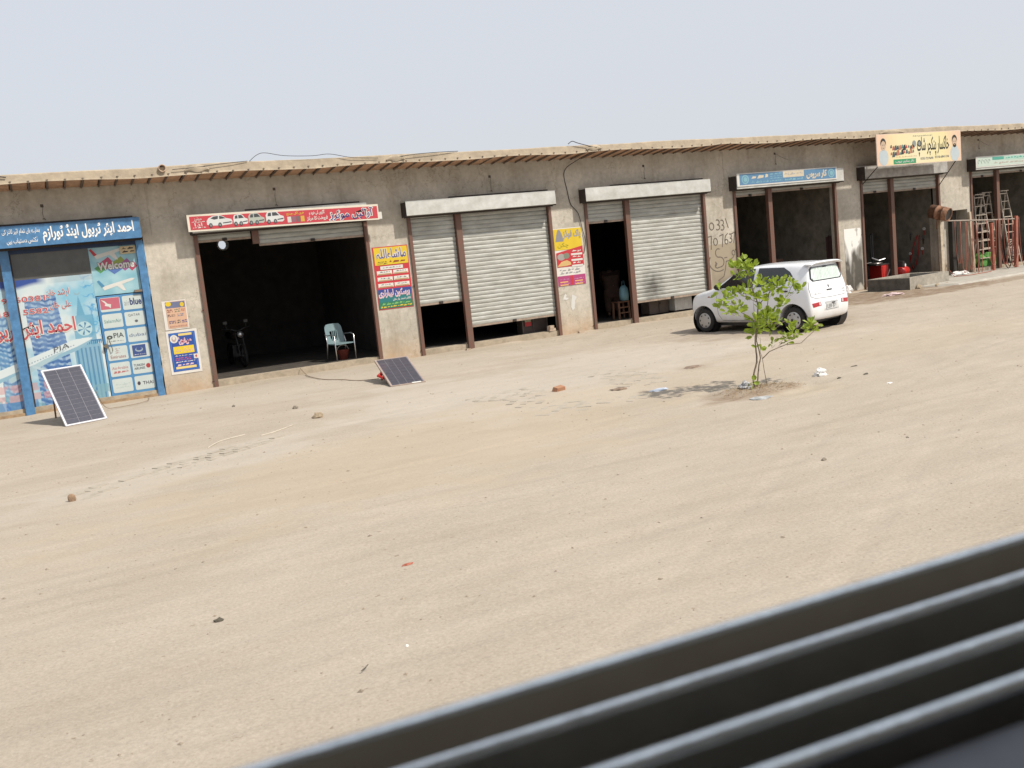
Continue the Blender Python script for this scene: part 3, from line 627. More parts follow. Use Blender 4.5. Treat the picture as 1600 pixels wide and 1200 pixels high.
outlined(fr, 'ارشد خان', .36, .80, 2.33, 2.50, .046, PINKR, WHT, .035); outlined(fr, '03419860381', -.95, .34, 2.29, 2.40, .046, PINKR, WHT, .035, .01)
outlined(fr, 'علی خان', .40, .80, 2.07, 2.24, .046, PINKR, WHT, .035); outlined(fr, '03418715582', -.95, .36, 2.03, 2.14, .046, PINKR, WHT, .035, .01)
outlined(fr, 'احمد ایئر ٹریول ایند', -1.32, .82, 1.52, 1.92, .044, PINKR, WHT, .055, .02, dx=.02)
text(fr, 'PIA', .34, .64, 1.20, 1.30, .044, GREYT, skew=.25)
# door panel
def card(Xg, Zg): 
    o = np.ones(Xg.shape+(3,))*np.array(C(88, 150, 200, .7)); n1 = fbm(Xg*3, Zg*3, 4, 3); m_ = np.clip((n1-.4)*2, 0, 1)[..., None]; return o*(1-m_)+np.array(C(60, 130, 190, .7))*m_
door = painted(fr, 'door_panel', 1.30, 2.215, .06, 2.245, .047, 40, 60, card)
def top_(Xg, Zg):
    o = np.ones(Xg.shape+(3,))*np.array(C(140, 195, 212, .7)); n1 = np.clip((fbm(Xg*4, Zg*5, 14, 4)-.35)*2.5, 0, 1)[..., None]; return o*(1-n1)+np.array(C(176, 216, 226, .7))*n1
tp = painted(fr, 'welcome_print', 1.285, 2.215, 2.262, 3.262, .046, 30, 30, top_)
for i, (cx, cz, rx, rz, cc) in enumerate(((1.48, 2.83, .13, .11, (80, 160, 90)), (1.60, 2.92, .15, .13, (200, 70, 110)), (1.75, 2.78, .14, .10, (80, 120, 200)), (1.85, 2.92, .15, .12, (150, 170, 70)), (1.97, 2.86, .14, .13, (170, 90, 160)), (2.10, 2.82, .10, .10, (200, 60, 100)))):
    polyp(fr, 'picture', [(cx-rx, cz), (cx-rx*.2, cz-rz), (cx+rx, cz-rz*.1), (cx+rx*.3, cz+rz)], .0448-.0004*i, flat('w%d' % i, *cc))
outlined(fr, 'Welcome', 1.42, 2.14, 2.78, 2.94, .042, WHT, GREYT, .03, .03, skew=.02)
def plane_pic(x, z, s, y, m1, m2):
    polyp(fr, 'picture', [(x-.30*s, z-.06*s), (x+.28*s, z+.10*s), (x+.33*s, z+.14*s), (x+.26*s, z+.15*s), (x-.28*s, z+.03*s), (x-.38*s, z+.16*s), (x-.42*s, z+.14*s)], y, m1)
    polyp(fr, 'picture', [(x-.05*s, z+.02*s), (x+.06*s, z+.05*s), (x+.12*s, z-.10*s), (x+.07*s, z-.10*s)], y-.001, m1)
    polyp(fr, 'picture', [(x-.28*s, z+.03*s), (x-.38*s, z+.16*s), (x-.42*s, z+.14*s), (x-.34*s, z-.0*s)], y-.001, m2)
plane_pic(1.78, 2.42, 1, .043, WHT, flat('skyblue', 70, 150, 200)); plane_pic(1.72, 3.08, 1, .043, WHT, RED)
q = MB(); q.box(1.90, 2.21, .02, .04, 3.08, 3.24); q.build('notice_plate', flat('cream', 226, 205, 160, .7), fr)
scribble(fr, 1.93, 2.18, 3.10, 3.22, .0185, BRD, 2, seed=2, wgt=.6)
cards = [('pink', ''), ('airblue', 'airblue'), ('saudia', 'SalamAir'), ('qatar', 'QATAR'), ('pia', 'PIA'), ('dubai', 'dubai'), ('emi', 'Emirates'), ('saudi', ''), ('arabia', 'AirArabia'), ('turk', 'TURKISH'), ('blank', ''), ('thai', 'THAI')]
CW, CHh = .40, .295
for i, (nm, tx) in enumerate(cards):
    cx = 1.345+(i % 2)*.445; cz = 2.205-(i//2)*.345-CHh
    r_ = .03; pts = []
    for (ox, oz, a_) in ((cx+CW-r_, cz+r_, -90), (cx+CW-r_, cz+CHh-r_, 0), (cx+r_, cz+CHh-r_, 90), (cx+r_, cz+r_, 180)):
        for j in range(4): t = R(a_+30*j); pts.append((ox+r_*math.cos(t), oz+r_*math.sin(t)))
    cd_ = polyp(fr, 'airline_card', pts, .044, flat('card', 214, 228, 228, .72))
    y_ = .042; tm = {'airblue': NAVY, 'saudia': flat('teal', 110, 170, 170), 'qatar': GREYT, 'pia': flat('charcoal', 52, 64, 66), 'dubai': flat('steel', 104, 128, 170), 'emi': flat('brick', 176, 96, 92), 'arabia': flat('rose', 206, 120, 124), 'turk': flat('ink', 60, 70, 100), 'thai': flat('plum', 62, 50, 70)}.get(nm)
    if nm == 'pink':
        polyp(cd_, 'picture', [(cx+.01, cz+.05), (cx+CW-.01, cz+.05), (cx+CW-.01, cz+CHh-.01), (cx+.01, cz+CHh-.01)], y_+.001, flat('pink', 214, 104, 128))
        polyp(cd_, 'picture', [(cx+.03, cz+.26), (cx+.10, cz+.23), (cx+.15, cz+.17), (cx+.22, cz+.15), (cx+.20, cz+.07), (cx+.16, cz+.11), (cx+.09, cz+.13), (cx+.11, cz+.17)], y_-.001, WHT)
    elif nm == 'airblue':
        text(cd_, 'air', cx+.03, cx+.14, cz+.09, cz+.20, y_, flat('paleg', 175, 188, 200)); text(cd_, 'blue', cx+.145, cx+.38, cz+.09, cz+.24, y_, NAVY, .03)
    elif nm == 'qatar':
        text(cd_, tx, cx+.07, cx+.31, cz+.19, cz+.25, y_, tm); disc(cd_, 'picture', cx+.22, cz+.09, .035, .03, y_, tm, 7)
    elif nm == 'pia':
        text(cd_, tx, cx+.17, cx+.37, cz+.13, cz+.23, y_, tm, .01); scribble(cd_, cx+.05, cx+.35, cz+.04, cz+.08, y_, tm, 1, seed=3)
        for j_, rr in enumerate((.06, .045, .03)): text(cd_, 'O', cx+.09-rr, cx+.09+rr, cz+.15-rr*.7, cz+.15+rr*.7, y_-.0005-.0004*j_, tm)
    elif nm == 'saudi':
        rect(cd_, 'picture', cx+.05, cx+.32, cz+.03, cz+.27, y_+.001, flat('royal', 48, 78, 150)); disc(cd_, 'picture', cx+.185, cz+.17, .08, .05, y_, flat('silver', 170, 190, 210), 14); disc(cd_, 'picture', cx+.185, cz+.185, .06, .035, y_-.001, flat('royal', 48, 78, 150), 12)
        scribble(cd_, cx+.07, cx+.3, cz+.05, cz+.08, y_-.001, WHT, 1, seed=6)
    elif nm == 'emi':
        text(cd_, tx, cx+.05, cx+.35, cz+.04, cz+.11, y_, tm); scribble(cd_, cx+.15, cx+.25, cz+.13, cz+.26, y_, tm, 3, seed=5)
    elif nm == 'arabia':
        text(cd_, tx, cx+.04, cx+.36, cz+.15, cz+.21, y_, tm); scribble(cd_, cx+.06, cx+.36, cz+.06, cz+.13, y_, tm, 1, seed=8, wgt=.8)
    elif nm == 'turk':
        text(cd_, 'TURKISH', cx+.03, cx+.25, cz+.16, cz+.21, y_, tm, .01); text(cd_, 'AIRLINES', cx+.03, cx+.25, cz+.09, cz+.14, y_, tm, .01); disc(cd_, 'picture', cx+.32, cz+.15, .045, .05, y_, flat('crimson', 190, 52, 60))
    elif nm == 'thai':
        text(cd_, tx, cx+.16, cx+.37, cz+.10, cz+.17, y_, tm, .01); disc(cd_, 'picture', cx+.08, cz+.14, .035, .045, y_, tm, 6)
    elif tx: text(cd_, tx, cx+.03, cx+.37, cz+.11, cz+.18, y_, tm)
    else: scribble(cd_, cx+.05, cx+.35, cz+.08, cz+.2, y_, flat('ghost', 196, 214, 214, .72), 2, seed=9)
q = MB(); q.tube([(1.34, .03, 1.20), (1.34, -.03, 1.20)], [.05, .04], 14); q.tube([(1.41, .03, 1.38), (1.41, -.02, 1.34), (1.45, -.02, 1.12), (1.45, .03, 1.08)], .009, 6); q.build('door_handle', mat('worn_brass', (.28, .24, .18), .35, .8, var=.1), fr)
q = MB(); q.box(2.06, 2.24, -.01, .04, 2.26, 2.31); q.build('door_closer', mat('brown_metal', (.25, .19, .14), .5, .5), fr)
# sign of the travel agency
sg = thing('shop_sign', 'blue hand-painted fascia sign with large white Urdu lettering above the travel mural', 'sign', (0, 0, 0))
q = MB(); q.box(-1.76, 2.335, -.352, -.336, 3.375, 3.79); q.build('board', BLUEP, sg)
LW = mat('white_sign_paint', (.78, .78, .76), .5, var=.05)
text(sg, 'احمد ایئر ٹریول اینڈ ٹورازم', .48, 2.20, 3.405, 3.765, -.356, LW, .028)
text(sg, 'ہمارے ہاں تمام ائیر لائنز کی', -.24, .44, 3.60, 3.74, -.356, LW, .01); text(sg, 'ٹکٹس دستیاب ہیں', -.18, .38, 3.43, 3.56, -.356, LW, .01)
scribble(sg, -1.7, -.36, 3.42, 3.52, -.356, LW, 1, seed=4)
q = MB(); q.box(-1.74, 2.315, -.30, -.01, 3.375, 3.40); q.build('underside', BLUED, sg)

# ------------------------------------------------------------------ sign bay 1
sg = thing('shop_sign', 'red fascia sign with white cars and blue Urdu lettering over the open dark garage', 'sign', (0, 0, 0))
SK = -.014
Y1 = -.362
q = MB(); q.add([(3.28, Y1, 3.405), (7.56, Y1, 3.345), (7.56, Y1, 3.70), (3.28, Y1, 3.765), (3.28, Y1+.014, 3.405), (7.56, Y1+.014, 3.345), (7.56, Y1+.014, 3.70), (3.28, Y1+.014, 3.765)], [(0, 1, 2, 3), (7, 6, 5, 4), (0, 4, 5, 1), (2, 6, 7, 3), (0, 3, 7, 4), (1, 5, 6, 2)]); q.build('frame', flat('cream_edge', 238, 230, 214, .78), sg)
def s1(x, z): return (x, z+(x-3.28)*SK)
q = MB(); q.poly([(x, Y1-.003, z) for x, z in (s1(3.33, 3.44), s1(7.53, 3.44-.002), s1(7.53, 3.715), s1(3.33, 3.725))]); q.build('panel', flat('signred', 206, 52, 68, .74), sg)
WC = flat('car_white', 232, 236, 238, .72); DG = flat('car_dark', 60, 66, 74); MG = flat('car_grey', 150, 160, 160)
def carpic(x, w_, h_, body, van=False):
    z = 3.485+(x-3.28)*SK; P = lambda L_, m_, y: polyp(sg, 'picture', [(x+u*w_, z+v*h_) for u, v in L_], y, m_)
    if not van:
        P([(0, .2), (0, .55), (.08, .78), (.25, .95), (.5, 1.), (.62, .92), (.78, .68), (.96, .58), (1, .4), (.98, .12), (.6, .05), (.15, .1)], body, Y1-.005)
        P([(.16, .74), (.28, .9), (.46, .93), (.44, .66), (.3, .62)], DG, Y1-.007); P([(.5, .92), (.6, .88), (.76, .68), (.5, .64)], DG, Y1-.007)
    else:
        P([(0, .15), (.0, .7), (.1, .95), (.5, 1.), (.66, .9), (.8, .62), (.98, .52), (1, .2), (.9, .05), (.2, .1)], body, Y1-.005)
        P([(.1, .6), (.14, .86), (.3, .9), (.3, .6)], DG, Y1-.007); P([(.36, .6), (.36, .9), (.58, .9), (.74, .62)], DG, Y1-.007)
    for u in (.14, .5): disc(sg, 'picture', x+u*w_, z+.12*h_, .038, .05, Y1-.009, DG, 12); disc(sg, 'picture', x+u*w_, z+.12*h_, .02, .026, Y1-.011, MG, 10)
    P([(.62, .22), (.96, .26), (.96, .36), (.62, .3)], DG, Y1-.007)
carpic(3.68, .54, .235, WC); carpic(4.245, .31, .235, WC, True); carpic(4.57, .35, .24, flat('car_sage', 196, 206, 196), True); carpic(4.95, .40, .25, WC, True)
for (zz, h_) in ((3.62, .06), (3.51, .05)): text(sg, 'موٹرز' if zz > 3.6 else 'اڈا', 3.42, 3.58, zz, zz+.085, Y1-.005, WHT, .01)
scribble(sg, 3.37, 3.64, 3.585, 3.62, Y1-.005, WHT, 1, seed=31, wgt=.9); scribble(sg, 3.38, 3.65, 3.465, 3.50, Y1-.005, WHT, 1, seed=32, wgt=.9)
YEL = flat('yellow', 240, 205, 30, .72)
text(sg, 'فری آئل چینج', 5.41, 5.80, 3.585, 3.67, Y1-.005, YEL, .02)
for j, cc in enumerate(((236, 236, 230), (150, 100, 120), (120, 100, 110), (235, 190, 60))): rect(sg, 'picture', 5.42+j*.1, 5.505+j*.1, 3.44, 3.565, Y1-.005, flat('can%d' % j, *cc))
text(sg, 'گاڑیوں کی خرید و', 5.92, 6.28, 3.56, 3.67, Y1-.005, WHT, .03); text(sg, 'فروخت کا مرکز', 5.86, 6.34, 3.43, 3.54, Y1-.005, WHT, .03)
NB = flat('deepblue', 44, 40, 130, .7)
text(sg, 'آرائیں موٹرز', 6.36, 7.44, 3.385, 3.665, Y1-.006, WHT, .085); text(sg, 'آرائیں موٹرز', 6.39, 7.41, 3.405, 3.645, Y1-.009, NB, .012)
q = MB(); q.box(7.565, 7.64, -.34, -.33, 3.36, 3.52); q.build('torn_flap', WHT, sg)
# re-space: the big name takes the right fifth of the board (see X above)

# ------------------------------------------------------------------ sign bay 4 (blue over white) and bay 6 (pale green)
sg = thing('shop_sign', 'narrow white-edged blue fascia sign above the dark room behind the parked car', 'sign')
q = MB(); q.box(18.17, 21.95, -.362, -.345, 3.44, 3.80); q.build('frame', WHT, sg)
Y4 = -.365; SB = flat('sign_blue', 88, 140, 186, .72); LB = flat('sign_pale_blue', 130, 190, 210, .7)
rect(sg, 'panel', 18.26, 19.85, 3.475, 3.775, Y4, SB); rect(sg, 'panel', 19.855, 20.65, 3.475, 3.60, Y4, SB); rect(sg, 'panel', 19.855, 20.65, 3.60, 3.775, Y4, flat('sign_cream', 226, 214, 190, .72)); rect(sg, 'panel', 20.655, 21.90, 3.475, 3.775, Y4, SB)
for cx in (18.46, 21.72): disc(sg, 'emblem', cx, 3.625, .13, .13, Y4-.002, LB); disc(sg, 'emblem', cx, 3.625, .09, .09, Y4-.004, SB); disc(sg, 'emblem', cx, 3.625, .07, .07, Y4-.006, LB)
CRM = flat('sign_cream', 226, 214, 190, .72)
scribble(sg, 18.68, 19.3, 3.6, 3.75, Y4-.002, CRM, 1, seed=41, wgt=.9); scribble(sg, 18.66, 19.32, 3.49, 3.58, Y4-.002, LB, 1, seed=42); scribble(sg, 19.36, 19.82, 3.5, 3.76, Y4-.002, LB, 4, seed=43, wgt=.6)
scribble(sg, 19.9, 20.6, 3.64, 3.74, Y4-.002, mat('faint', (.35, .36, .36), .6), 1, seed=44, wgt=.5); scribble(sg, 19.9, 20.6, 3.5, 3.58, Y4-.002, LB, 1, seed=45, wgt=.8)
text(sg, 'کار سروس', 20.74, 21.54, 3.50, 3.75, Y4-.002, CRM, .05)
sg = thing('shop_sign', 'long pale sign with green print at the right edge above the ladders', 'sign')
q = MB(); q.box(28.06, 32.1, -.362, -.345, 3.44, 3.79); q.build('frame', WHT, sg)
rect(sg, 'panel', 28.11, 32.05, 3.47, 3.76, Y4, flat('mint', 206, 226, 216, .74)); rect(sg, 'panel', 28.85, 29.42, 3.65, 3.75, Y4-.002, flat('green_teal', 76, 176, 160, .7))
rect(sg, 'panel', 29.45, 32.0, 3.63, 3.75, Y4-.002, flat('palegreen', 176, 222, 208, .74)); scribble(sg, 29.5, 31.9, 3.65, 3.74, Y4-.004, flat('green_teal', 76, 176, 160, .7), 1, seed=51); scribble(sg, 28.9, 31.9, 3.5, 3.6, Y4-.004, flat('palerose', 205, 190, 180), 1, seed=52, wgt=.7)
for t in range(4):
    q = MB(); q.tube([(28.2+.16*t+.05*math.cos(a_), Y4-.003, 3.62+.07*math.sin(a_)) for a_ in [i*.7 for i in range(7)]], .005, 4); q.build('picture', MG, sg)

# ------------------------------------------------------------------ projecting puncture-shop board
sg = thing('shop_sign', 'large yellow and peach puncture-shop board hung in front of the roof edge, with two portraits', 'sign')
Y5 = -1.0
SBX0, SBX1, SBZ0, SBZ1 = 22.93, 26.56, 3.67, 4.60
q = MB(); q.box(SBX0, SBX1, Y5, Y5+.03, SBZ0, SBZ1); q.build('frame', flat('peach_edge', 240, 214, 196, .78), sg)
def board(Xg, Zg):
    u = (Xg-SBX0)/(SBX1-SBX0); v = (Zg-SBZ0)/(SBZ1-SBZ0); n1 = fbm(Xg*1.3, Zg*1.3, 33, 3)
    ye = np.array(C(240, 228, 172, .74)); pe = np.array(C(238, 204, 178, .74)); cr2 = np.array(C(242, 234, 206, .74))
    e = np.clip(np.maximum(.24-u, u-.80)*6+(n1-.5)*1.2, 0, 1)[..., None]; o = ye*(1-e)+pe*e
    m2 = np.clip(1-np.abs(u-.45)*3+(n1-.5), 0, 1)[..., None]*.6; o = o*(1-m2)+cr2*m2; return o
painted(sg, 'panel', SBX0+.02, SBX1-.02, SBZ0+.02, SBZ1-.02, Y5-.002, 60, 24, board)
INK = flat('ink_black', 34, 36, 34)
text(sg, 'خاکسار پنکچر شاپ', 24.62, 26.02, 3.88, 4.46, Y5-.006, INK, .012)
rect(sg, 'panel', 23.60, 24.55, 3.70, 3.84, Y5-.004, flat('flag_green', 40, 150, 100, .72)); text(sg, 'ٹائر پنکچر ٹیوب', 23.68, 24.47, 3.72, 3.82, Y5-.006, WHT, .02)
text(sg, '0335-7219690', 24.75, 25.30, 3.78, 3.85, Y5-.006, NAVY); text(sg, '0318-6841194', 25.38, 26.0, 3.80, 3.87, Y5-.006, NAVY)
scribble(sg, 24.45, 25.3, 4.47, 4.52, Y5-.006, GREYT, 1, seed=61); scribble(sg, 23.7, 24.6, 3.88, 3.93, Y5-.006, pe_ if False else flat('peachy', 226, 180, 140), 1, seed=62)
def portrait(x, z, s, beard):
    disc(sg, 'portrait', x, z-.34*s, .20*s, .24*s, Y5-.004, flat('shirt', 196, 212, 220, .74), 16); disc(sg, 'portrait', x, z+.07*s, .115*s, .15*s, Y5-.0055, INK, 16)
    disc(sg, 'portrait', x, z, .10*s, .14*s, Y5-.007, flat('face', 214, 186, 160, .72), 16)
    disc(sg, 'portrait', x-.035*s, z+.02*s, .018*s, .01*s, Y5-.0085, INK, 8); disc(sg, 'portrait', x+.035*s, z+.02*s, .018*s, .01*s, Y5-.0085, INK, 8)
    if beard: disc(sg, 'portrait', x, z-.10*s, .075*s, .06*s, Y5-.0085, INK, 12); disc(sg, 'portrait', x, z-.075*s, .03*s, .012*s, Y5-.0095, flat('face', 214, 186, 160, .72), 8)
    else: disc(sg, 'portrait', x, z-.07*s, .03*s, .010*s, Y5-.0085, GREYT, 8)
portrait(23.20, 4.26, 1., False); portrait(26.27, 4.25, 1., True)
cols = [(210, 84, 60), (60, 90, 100), (50, 60, 62), (200, 120, 90), (70, 130, 130), (40, 40, 44)]
for i in range(22):
    x = 23.52+(i % 11)*.093; z = 4.02+(i//11)*.16+random.uniform(-.03, .05); s_ = random.uniform(.03, .07)
    polyp(sg, 'picture', [(x-s_, z-s_*1.3), (x+s_, z-s_*1.1), (x+s_*.7, z+s_*1.4), (x-s_*.5, z+s_)], Y5-.004-.0005*(i % 4), flat('tool%d' % (i % 6), *cols[i % 6]))
for cx in (24.72, 24.50): disc(sg, 'picture', cx, 4.27, .085, .10, Y5-.0045, INK if cx > 24.6 else MG); disc(sg, 'picture', cx, 4.27, .05, .065, Y5-.006, MG)
for (xa, xb, zb) in ((23.0, 23.34, 3.22), (26.35, 26.72, 2.99)):
    q = MB(); q.tube([(xa, Y5+.02, 3.7), (xb, 0, zb)], .014, 6); q.build('strut', BRD, sg)
for xa in (23.6, 25.6): q = MB(); q.bar((xa, Y5+.03, 4.5), (xa, -.88, 4.55), .025); q.build('strut', BRD, sg)

# ------------------------------------------------------------------ posters
def poster(label, x0, x1, z0, z1, base, tilt=0):
    t_ = thing('poster', label, 'poster'); q = MB(); n_ = 5
    for i in range(n_+1):
        x = x0+(x1-x0)*i/n_; q.v += [(x, -.006-.004*random.random(), z0+(x-x0)*tilt), (x, -.006, (z0+z1)/2+(x-x0)*tilt), (x, -.006-.003*random.random(), z1+(x-x0)*tilt)]
    for i in range(n_):
        for r_ in range(2): q.f.append((i*3+r_, (i+1)*3+r_, (i+1)*3+r_+1, i*3+r_+1))
    q.build('paper', base, t_); return t_
PW = flat('paper', 238, 234, 228, .76)
p = poster('small faded peach handbill pasted above the blue poster on the first pillar', 2.56, 3.06, 1.375, 2.0, PW)
y = -.013
rect(p, 'print', 2.63, 3.04, 1.40, 1.98, y, flat('peachp', 232, 186, 156, .7)); rect(p, 'print', 2.63, 3.03, 1.84, 1.97, y-.002, flat('slate', 110, 120, 160)); disc(p, 'print', 2.69, 1.93, .06, .05, y-.004, YEL); disc(p, 'print', 2.97, 1.90, .04, .05, y-.004, YEL)
for i, (xa, xb, za, zb, c_) in enumerate(((2.64, 2.76, 1.74, 1.82, (150, 80, 70)), (2.80, 2.92, 1.74, 1.82, (90, 130, 90)), (2.94, 3.02, 1.75, 1.81, (200, 110, 80)), (2.64, 2.80, 1.65, 1.71, (100, 80, 80)), (2.84, 2.98, 1.65, 1.71, (130, 140, 170)), (2.65, 2.80, 1.50, 1.57, (90, 90, 140)), (2.82, 2.90, 1.50, 1.58, (90, 90, 80)), (2.92, 3.03, 1.50, 1.57, (80, 90, 160)), (2.66, 3.02, 1.42, 1.46, (200, 130, 120)))):
    scribble(p, xa, xb, za, zb, y-.002-.0002*i, flat('hb%d' % i, *c_), 2, seed=70+i, wgt=.9)
p = poster('blue and yellow poster with white border on the first pillar, numbered 4', 2.55, 3.20, .40, 1.35, PW)
rect(p, 'print', 2.60, 3.15, .46, 1.30, y, flat('pblue', 26, 84, 186, .7)); rect(p, 'print', 2.615, 3.135, .475, 1.285, y-.0015, flat('pblue2', 40, 110, 205, .7)); rect(p, 'print', 2.64, 3.11, .50, 1.26, y-.003, flat('pblue3', 28, 70, 170, .7))
disc(p, 'emblem', 2.70, 1.17, .085, .09, y-.0045, WHT); disc(p, 'emblem', 2.70, 1.17, .05, .06, y-.006, flat('rosy', 206, 180, 178)); disc(p, 'emblem', 2.70, 1.19, .028, .038, y-.0075, WHT)
rect(p, 'print', 2.80, 3.08, 1.225, 1.275, y-.005, flat('pyel', 246, 220, 130, .75)); text(p, 'صغریٰ', 2.79, 3.06, 1.02, 1.20, y-.0045, flat('ppink', 236, 200, 214, .74), .08); text(p, 'صغر', 2.82, 3.03, 1.05, 1.17, y-.007, RED, .0)
rect(p, 'print', 2.66, 3.09, .84, 1.00, y-.0045, flat('pyellow', 246, 214, 30, .75)); text(p, 'میڈیکل سنٹر', 2.69, 3.06, .86, .98, y-.006, flat('pcream', 244, 200, 160, .74), .03)
scribble(p, 2.67, 3.06, .77, .82, y-.0045, WHT, 1, seed=81); scribble(p, 2.67, 3.0, .69, .76, y-.0045, flat('pinkl', 226, 90, 130), 2, seed=82, wgt=.8); scribble(p, 2.67, 3.08, .64, .68, y-.0045, WHT, 1, seed=83, wgt=.8); scribble(p, 2.69, 3.04, .57, .62, y-.0045, flat('ppink', 236, 200, 214, .74), 1, seed=84, wgt=1)
rect(p, 'print', 2.66, 3.09, .51, .56, y-.0045, flat('pyel', 246, 220, 130, .75)); rect(p, 'print', 3.06, 3.15, .70, .80, y-.006, WHT); text(p, '4', 3.08, 3.13, .72, .785, y-.0075, RED, .04)
p = poster('tall yellow, red and blue poster beside the right jamb of the open garage', 7.41, 8.30, 1.235, 2.72, flat('pred', 214, 40, 52, .72))
rect(p, 'print', 7.44, 8.28, 2.29, 2.70, y, YEL); outlined(p, 'ماشاءاللہ', 7.50, 8.24, 2.43, 2.67, y-.002, flat('indigo', 58, 50, 140, .7), WHT, .06)
scribble(p, 7.5, 7.75, 2.30, 2.38, y-.002, INK, 2, seed=90, wgt=.6); scribble(p, 7.8, 8.22, 2.31, 2.40, y-.002, flat('dred', 150, 60, 20), 1, seed=91, wgt=.7)
rect(p, 'print', 7.56, 8.13, 2.18, 2.26, y, WHT); scribble(p, 7.62, 8.08, 2.20, 2.24, y-.002, GREYT, 1, seed=92)
for r_ in range(3):
    for c_ in range(2):
        rect(p, 'print', 7.46+c_*.41, 7.84+c_*.41, 2.06-r_*.15, 2.155-r_*.15, y, PW); scribble(p, 7.53+c_*.41, 7.78+c_*.41, 2.10-r_*.15, 2.145-r_*.15, y-.002, GREYT, 1, seed=93+r_, wgt=.6)
        rect(p, 'print', 7.48+c_*.41, 7.82+c_*.41, 2.066-r_*.15, 2.088-r_*.15, y-.002, flat('ochre', 206, 160, 90))
rect(p, 'print', 7.43, 8.28, 1.255, 1.70, y, flat('pteal', 20, 118, 124, .7)); rect(p, 'print', 7.44, 8.27, 1.55, 1.72, y-.0015, flat('pnavy', 40, 60, 150, .7)); outlined(p, 'پرسکون لیبارٹری', 7.45, 8.22, 1.50, 1.70, y-.003, flat('lilac', 236, 190, 210, .74), WHT, .03, .03)
text(p, 'ڈاکٹر احمد یار خان', 7.78, 8.24, 1.42, 1.49, y-.003, WHT, .03); rect(p, 'print', 7.43, 8.28, 1.26, 1.41, y-.0015, flat('pgreen', 30, 120, 84, .7)); scribble(p, 7.5, 8.22, 1.33, 1.40, y-.003, flat('lgreen', 130, 200, 110), 1, seed=96, wgt=.7); scribble(p, 7.46, 8.25, 1.27, 1.325, y-.003, YEL, 1, seed=97, wgt=.95)
p = poster('yellow, red, white and purple poster on the pillar beside the hanging black cable', 12.30, 13.19, 1.265, 2.76, PW)
rect(p, 'print', 12.33, 13.17, 2.20, 2.74, y, YEL); outlined(p, 'پاک فوڈز', 12.62, 13.13, 2.46, 2.70, y-.002, flat('silver2', 196, 196, 206), flat('pewter', 150, 150, 160), .04)
polyp(p, 'print', [(12.37, 2.42), (12.62, 2.42), (12.58, 2.60), (12.52, 2.72), (12.46, 2.72), (12.41, 2.58)], y-.002, flat('pewter', 150, 150, 160)); text(p, 'چکن', 12.42, 12.75, 2.24, 2.38, y-.002, flat('leaf', 130, 140, 20)); 
polyp(p, 'print', [(12.36, 1.76), (13.17, 1.76), (13.17, 2.27), (12.36, 2.13)], y-.0015, flat('pred2', 206, 36, 48, .72))
for i in range(3): scribble(p, 12.83, 13.1, 2.11-i*.15, 2.18-i*.15, y-.003, WHT, 1, seed=110+i, wgt=.7); rect(p, 'print', 12.80, 13.14, 2.04-i*.15, 2.09-i*.15, y-.003, WHT)
disc(p, 'print', 12.50, 2.02, .12, .09, y-.003, flat('ash', 176, 170, 166), 9); disc(p, 'print', 12.66, 2.04, .09, .08, y-.004, flat('ash2', 130, 140, 120), 9)
polyp(p, 'print', [(12.36, 1.78), (12.5, 1.90), (12.66, 1.93), (12.77, 1.87), (12.78, 1.80), (12.6, 1.78)], y-.003, flat('bread', 232, 190, 120, .72)); scribble(p, 12.42, 13.05, 1.56, 1.72, y-.003, flat('pale_ink', 170, 172, 180), 2, seed=118, wgt=.6)
rect(p, 'print', 12.34, 13.18, 1.27, 1.53, y, flat('purple', 186, 56, 124, .7)); rect(p, 'print', 12.72, 12.80, 1.275, 1.525, y-.0015, flat('pred2', 206, 36, 48, .72))
for i in range(2):
    for j in range(2): scribble(p, 12.38+.45*i, 12.68+.45*i, 1.40-.11*j, 1.46-.11*j, y-.002, flat('mauve', 214, 150, 190), 1, seed=120+i); rect(p, 'print', 12.40+.45*i, 12.64+.45*i, 1.355-.07*j*1.1, 1.385-.07*j*1.1, y-.002, flat('apricot', 244, 186, 110, .74))
# whitewash scraps and painted patch
def patch(name, label, pts, m, yy=-.004, cat='paint patch'):
    q = MB(); q.poly([(x, yy, z) for x, z in pts]); return q.build(name, m, None, label=label, cat=cat)
WW = mat('whitewash', (.66, .65, .62), .9, var=.12, scale=9, dirt=(.45, .42, .37))
patch('torn_paper', 'curved strip of torn white paper stuck low on the cable pillar', [(12.72, 1.02), (12.78, 1.0), (12.86, .95), (12.80, .86), (12.78, .74), (12.77, .66), (12.70, .60), (12.66, .70), (12.68, .85)], WHT, -.006, 'paper scrap')
patch('torn_paper', 'small torn white scrap under the purple poster', [(12.46, .98), (12.52, 1.07), (12.56, 1.02), (12.53, .97), (12.62, .94), (12.55, .90), (12.44, .92)], WHT, -.006, 'paper scrap')
def wpatch(Xg, Zg):
    n1 = fbm(Xg*3, Zg*1.0, 91, 4); n2 = fbm(Xg*9, Zg*4, 92, 4); n3 = fbm(Xg*2.2+9, Zg*2.2, 95, 3)
    w0 = np.array([.74, .73, .70]); g0 = np.array([.085, .078, .065]); bse = np.array([.33, .28, .2])
    a = np.clip((Zg-.85)*1.7+(n1-.5)*4.2+.1, 0, 1)[..., None]; o = g0*(1-a)+w0*a
    s = np.clip((n2-.56)*7, 0, 1)[..., None]*.7; o = o*(1-s)+np.array([.2, .18, .15])*s
    s = np.clip((n3-.6)*8, 0, 1)[..., None]*(Zg < 1.1)[..., None]; o = o*(1-s)+np.array([.45, .42, .37])*s; return o
t_ = thing('whitewash_patch', 'streaked whitewash patch blackened with oil on the pillar behind the car', 'paint patch'); painted(t_, 'paint', 22.47, 23.17, .02, 1.93, -.005, 50, 120, wpatch)

